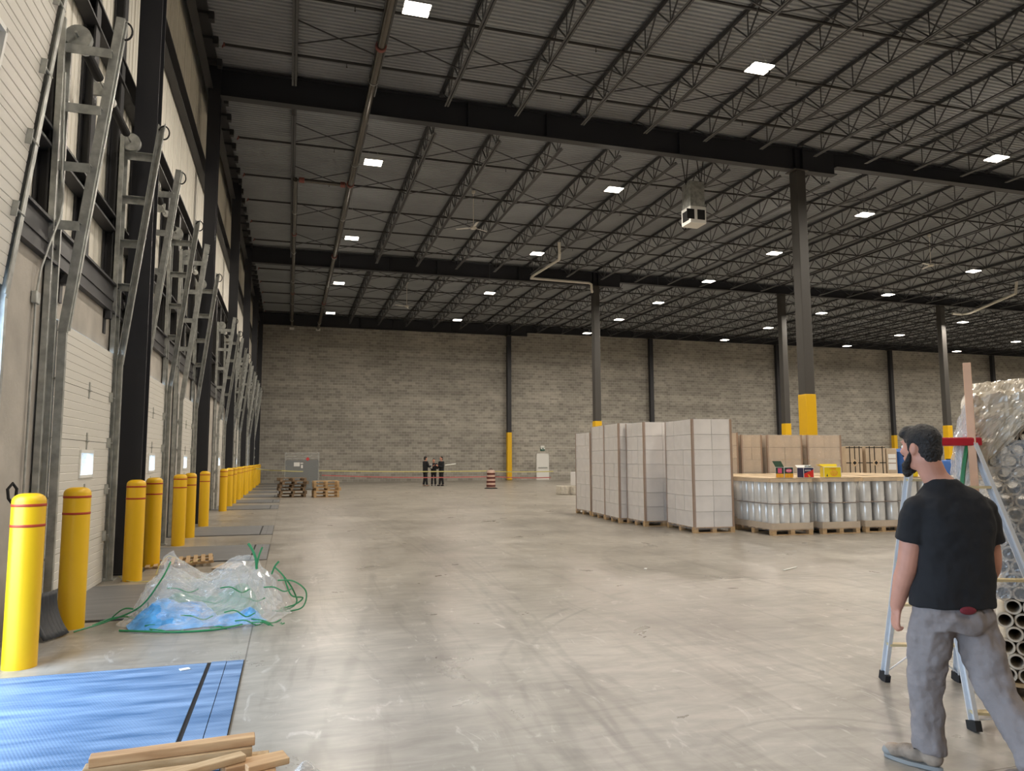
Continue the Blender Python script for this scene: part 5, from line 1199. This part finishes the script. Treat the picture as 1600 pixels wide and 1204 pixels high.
def far_person(loc, rz, hgt, armsL, armsR, label, coat='suit', extra=None, step=.05):
    t_ = empty('person', loc, rz); k = hgt / 1.8; sx, fy = V(1, 0, 0), V(0, 1, 0)
    b = MB(); ell(b, V(0, .02, 1.66) * k, (.078 * k, .095 * k, .118 * k)); ell(b, V(0, .115, 1.645) * k, (.014 * k, .016 * k, .02 * k)); ell(b, V(0, .05, 1.59) * k, (.055 * k, .055 * k, .05 * k))
    for s_ in (-1, 1): ell(b, V(s_ * .08, .01, 1.65) * k, (.01 * k, .02 * k, .03 * k))
    limb(b, [V(0, .01, 1.58) * k, V(0, 0, 1.45) * k], [.055 * k, .07 * k])
    arms = []
    for s_, (el, wr) in ((-1, armsL), (1, armsR)):
        S0 = V(s_ * .19, 0, 1.42) * k; el, wr = V(*el) * k, V(*wr) * k; limb(b, [S0, el, wr], [.05 * k, .042 * k, .028 * k]); arms.append((S0, el, wr)); d = (wr - el).normalized(); hand(b, wr, d, V(0, 0, 1) if abs(d.z) < .7 else V(0, 1, 0), V(-s_, 0, 0), .5, k)
    torso(b, [(V(0, 0, .95) * k, .13 * k, .1 * k), (V(0, 0, 1.4) * k, .15 * k, .1 * k)], sx, fy)
    for s_ in (-1, 1): limb(b, [V(s_ * .09, 0, .95) * k, V(s_ * .10, .01, .5) * k, V(s_ * .11, s_ * step, .08) * k], [.08 * k, .05 * k, .035 * k])
    skin(b, 'body', M['skin'], t_, .014, 2)
    h_ = MB(); ell(h_, V(0, -.005, 1.70) * k, (.085 * k, .10 * k, .095 * k)); ell(h_, V(0, -.04, 1.63) * k, (.078 * k, .07 * k, .08 * k)); skin(h_, 'hair', M['hair'], t_, .014, 2)
    c_ = MB(); torso(c_, [(V(0, 0, .80) * k, .20 * k, .14 * k), (V(0, 0, 1.0) * k, .18 * k, .13 * k), (V(0, 0, 1.3) * k, .20 * k, .14 * k), (V(0, 0, 1.42) * k, .19 * k, .12 * k), (V(0, 0, 1.50) * k, .09 * k, .08 * k)], sx, fy)
    for S0, el, wr in arms: limb(c_, [S0, el, el.lerp(wr, .85)], [.075 * k, .062 * k, .048 * k])
    skin(c_, 'jacket', M[coat], t_, .014, 3)
    p_ = MB(); torso(p_, [(V(0, 0, .78) * k, .17 * k, .12 * k), (V(0, 0, .95) * k, .16 * k, .12 * k)], sx, fy)
    for s_ in (-1, 1): limb(p_, [V(s_ * .09, 0, .88) * k, V(s_ * .10, .01, .5) * k, V(s_ * .11, s_ * step, .10) * k], [.095 * k, .075 * k, .065 * k], caps=False)
    skin(p_, 'trousers', M['suit'], t_, .014, 3)
    for s_ in (-1, 1):
        q = MB(); ell(q, V(s_ * .11, s_ * step + .06, .045) * k, (.045 * k, .13 * k, .045 * k)); q.build('shoe', M['shoe'] if coat == 'suit' and hgt > 1.84 else M['rubber'], t_, True)
    return tag(t_, label, 'person', kind='thing')
far_person((8.05, 45.2, 0), -1.2, 1.85, ((-.22, .12, 1.18), (-.05, .32, 1.22)), ((.22, .10, 1.18), (.08, .34, 1.20)), 'leftmost of three distant people in dark coats, facing right with a paper in hand')
far_person((8.72, 46.0, 0), 2.9, 1.70, ((-.25, .12, 1.15), (-.30, .40, 1.22)), ((.20, .10, 1.15), (.02, .26, 1.30)), 'shortest middle person of the distant group, arm held out to the right')
far_person((9.08, 45.35, 0), 2.0, 1.84, ((-.22, .08, 1.15), (-.02, .26, 1.22)), ((.22, .08, 1.15), (.04, .24, 1.18)), 'rightmost distant person in dark jacket with a white roll under the arm')
tag(MB().box(0, .005, -.12, .12, -.15, .15).build('paper_sheet', M['paper'], None, loc=(8.40, 45.22, 1.24), rotz=.5), 'white sheet of paper held by the leftmost distant person', 'paper', kind='thing')
tag(MB().tube([(9.30, 45.25, 1.28), (9.95, 45.1, 1.36)], .035, 12).build('paper_roll', M['paper'], None, True), 'white paper roll sticking out behind the rightmost distant person', 'paper roll', kind='thing')
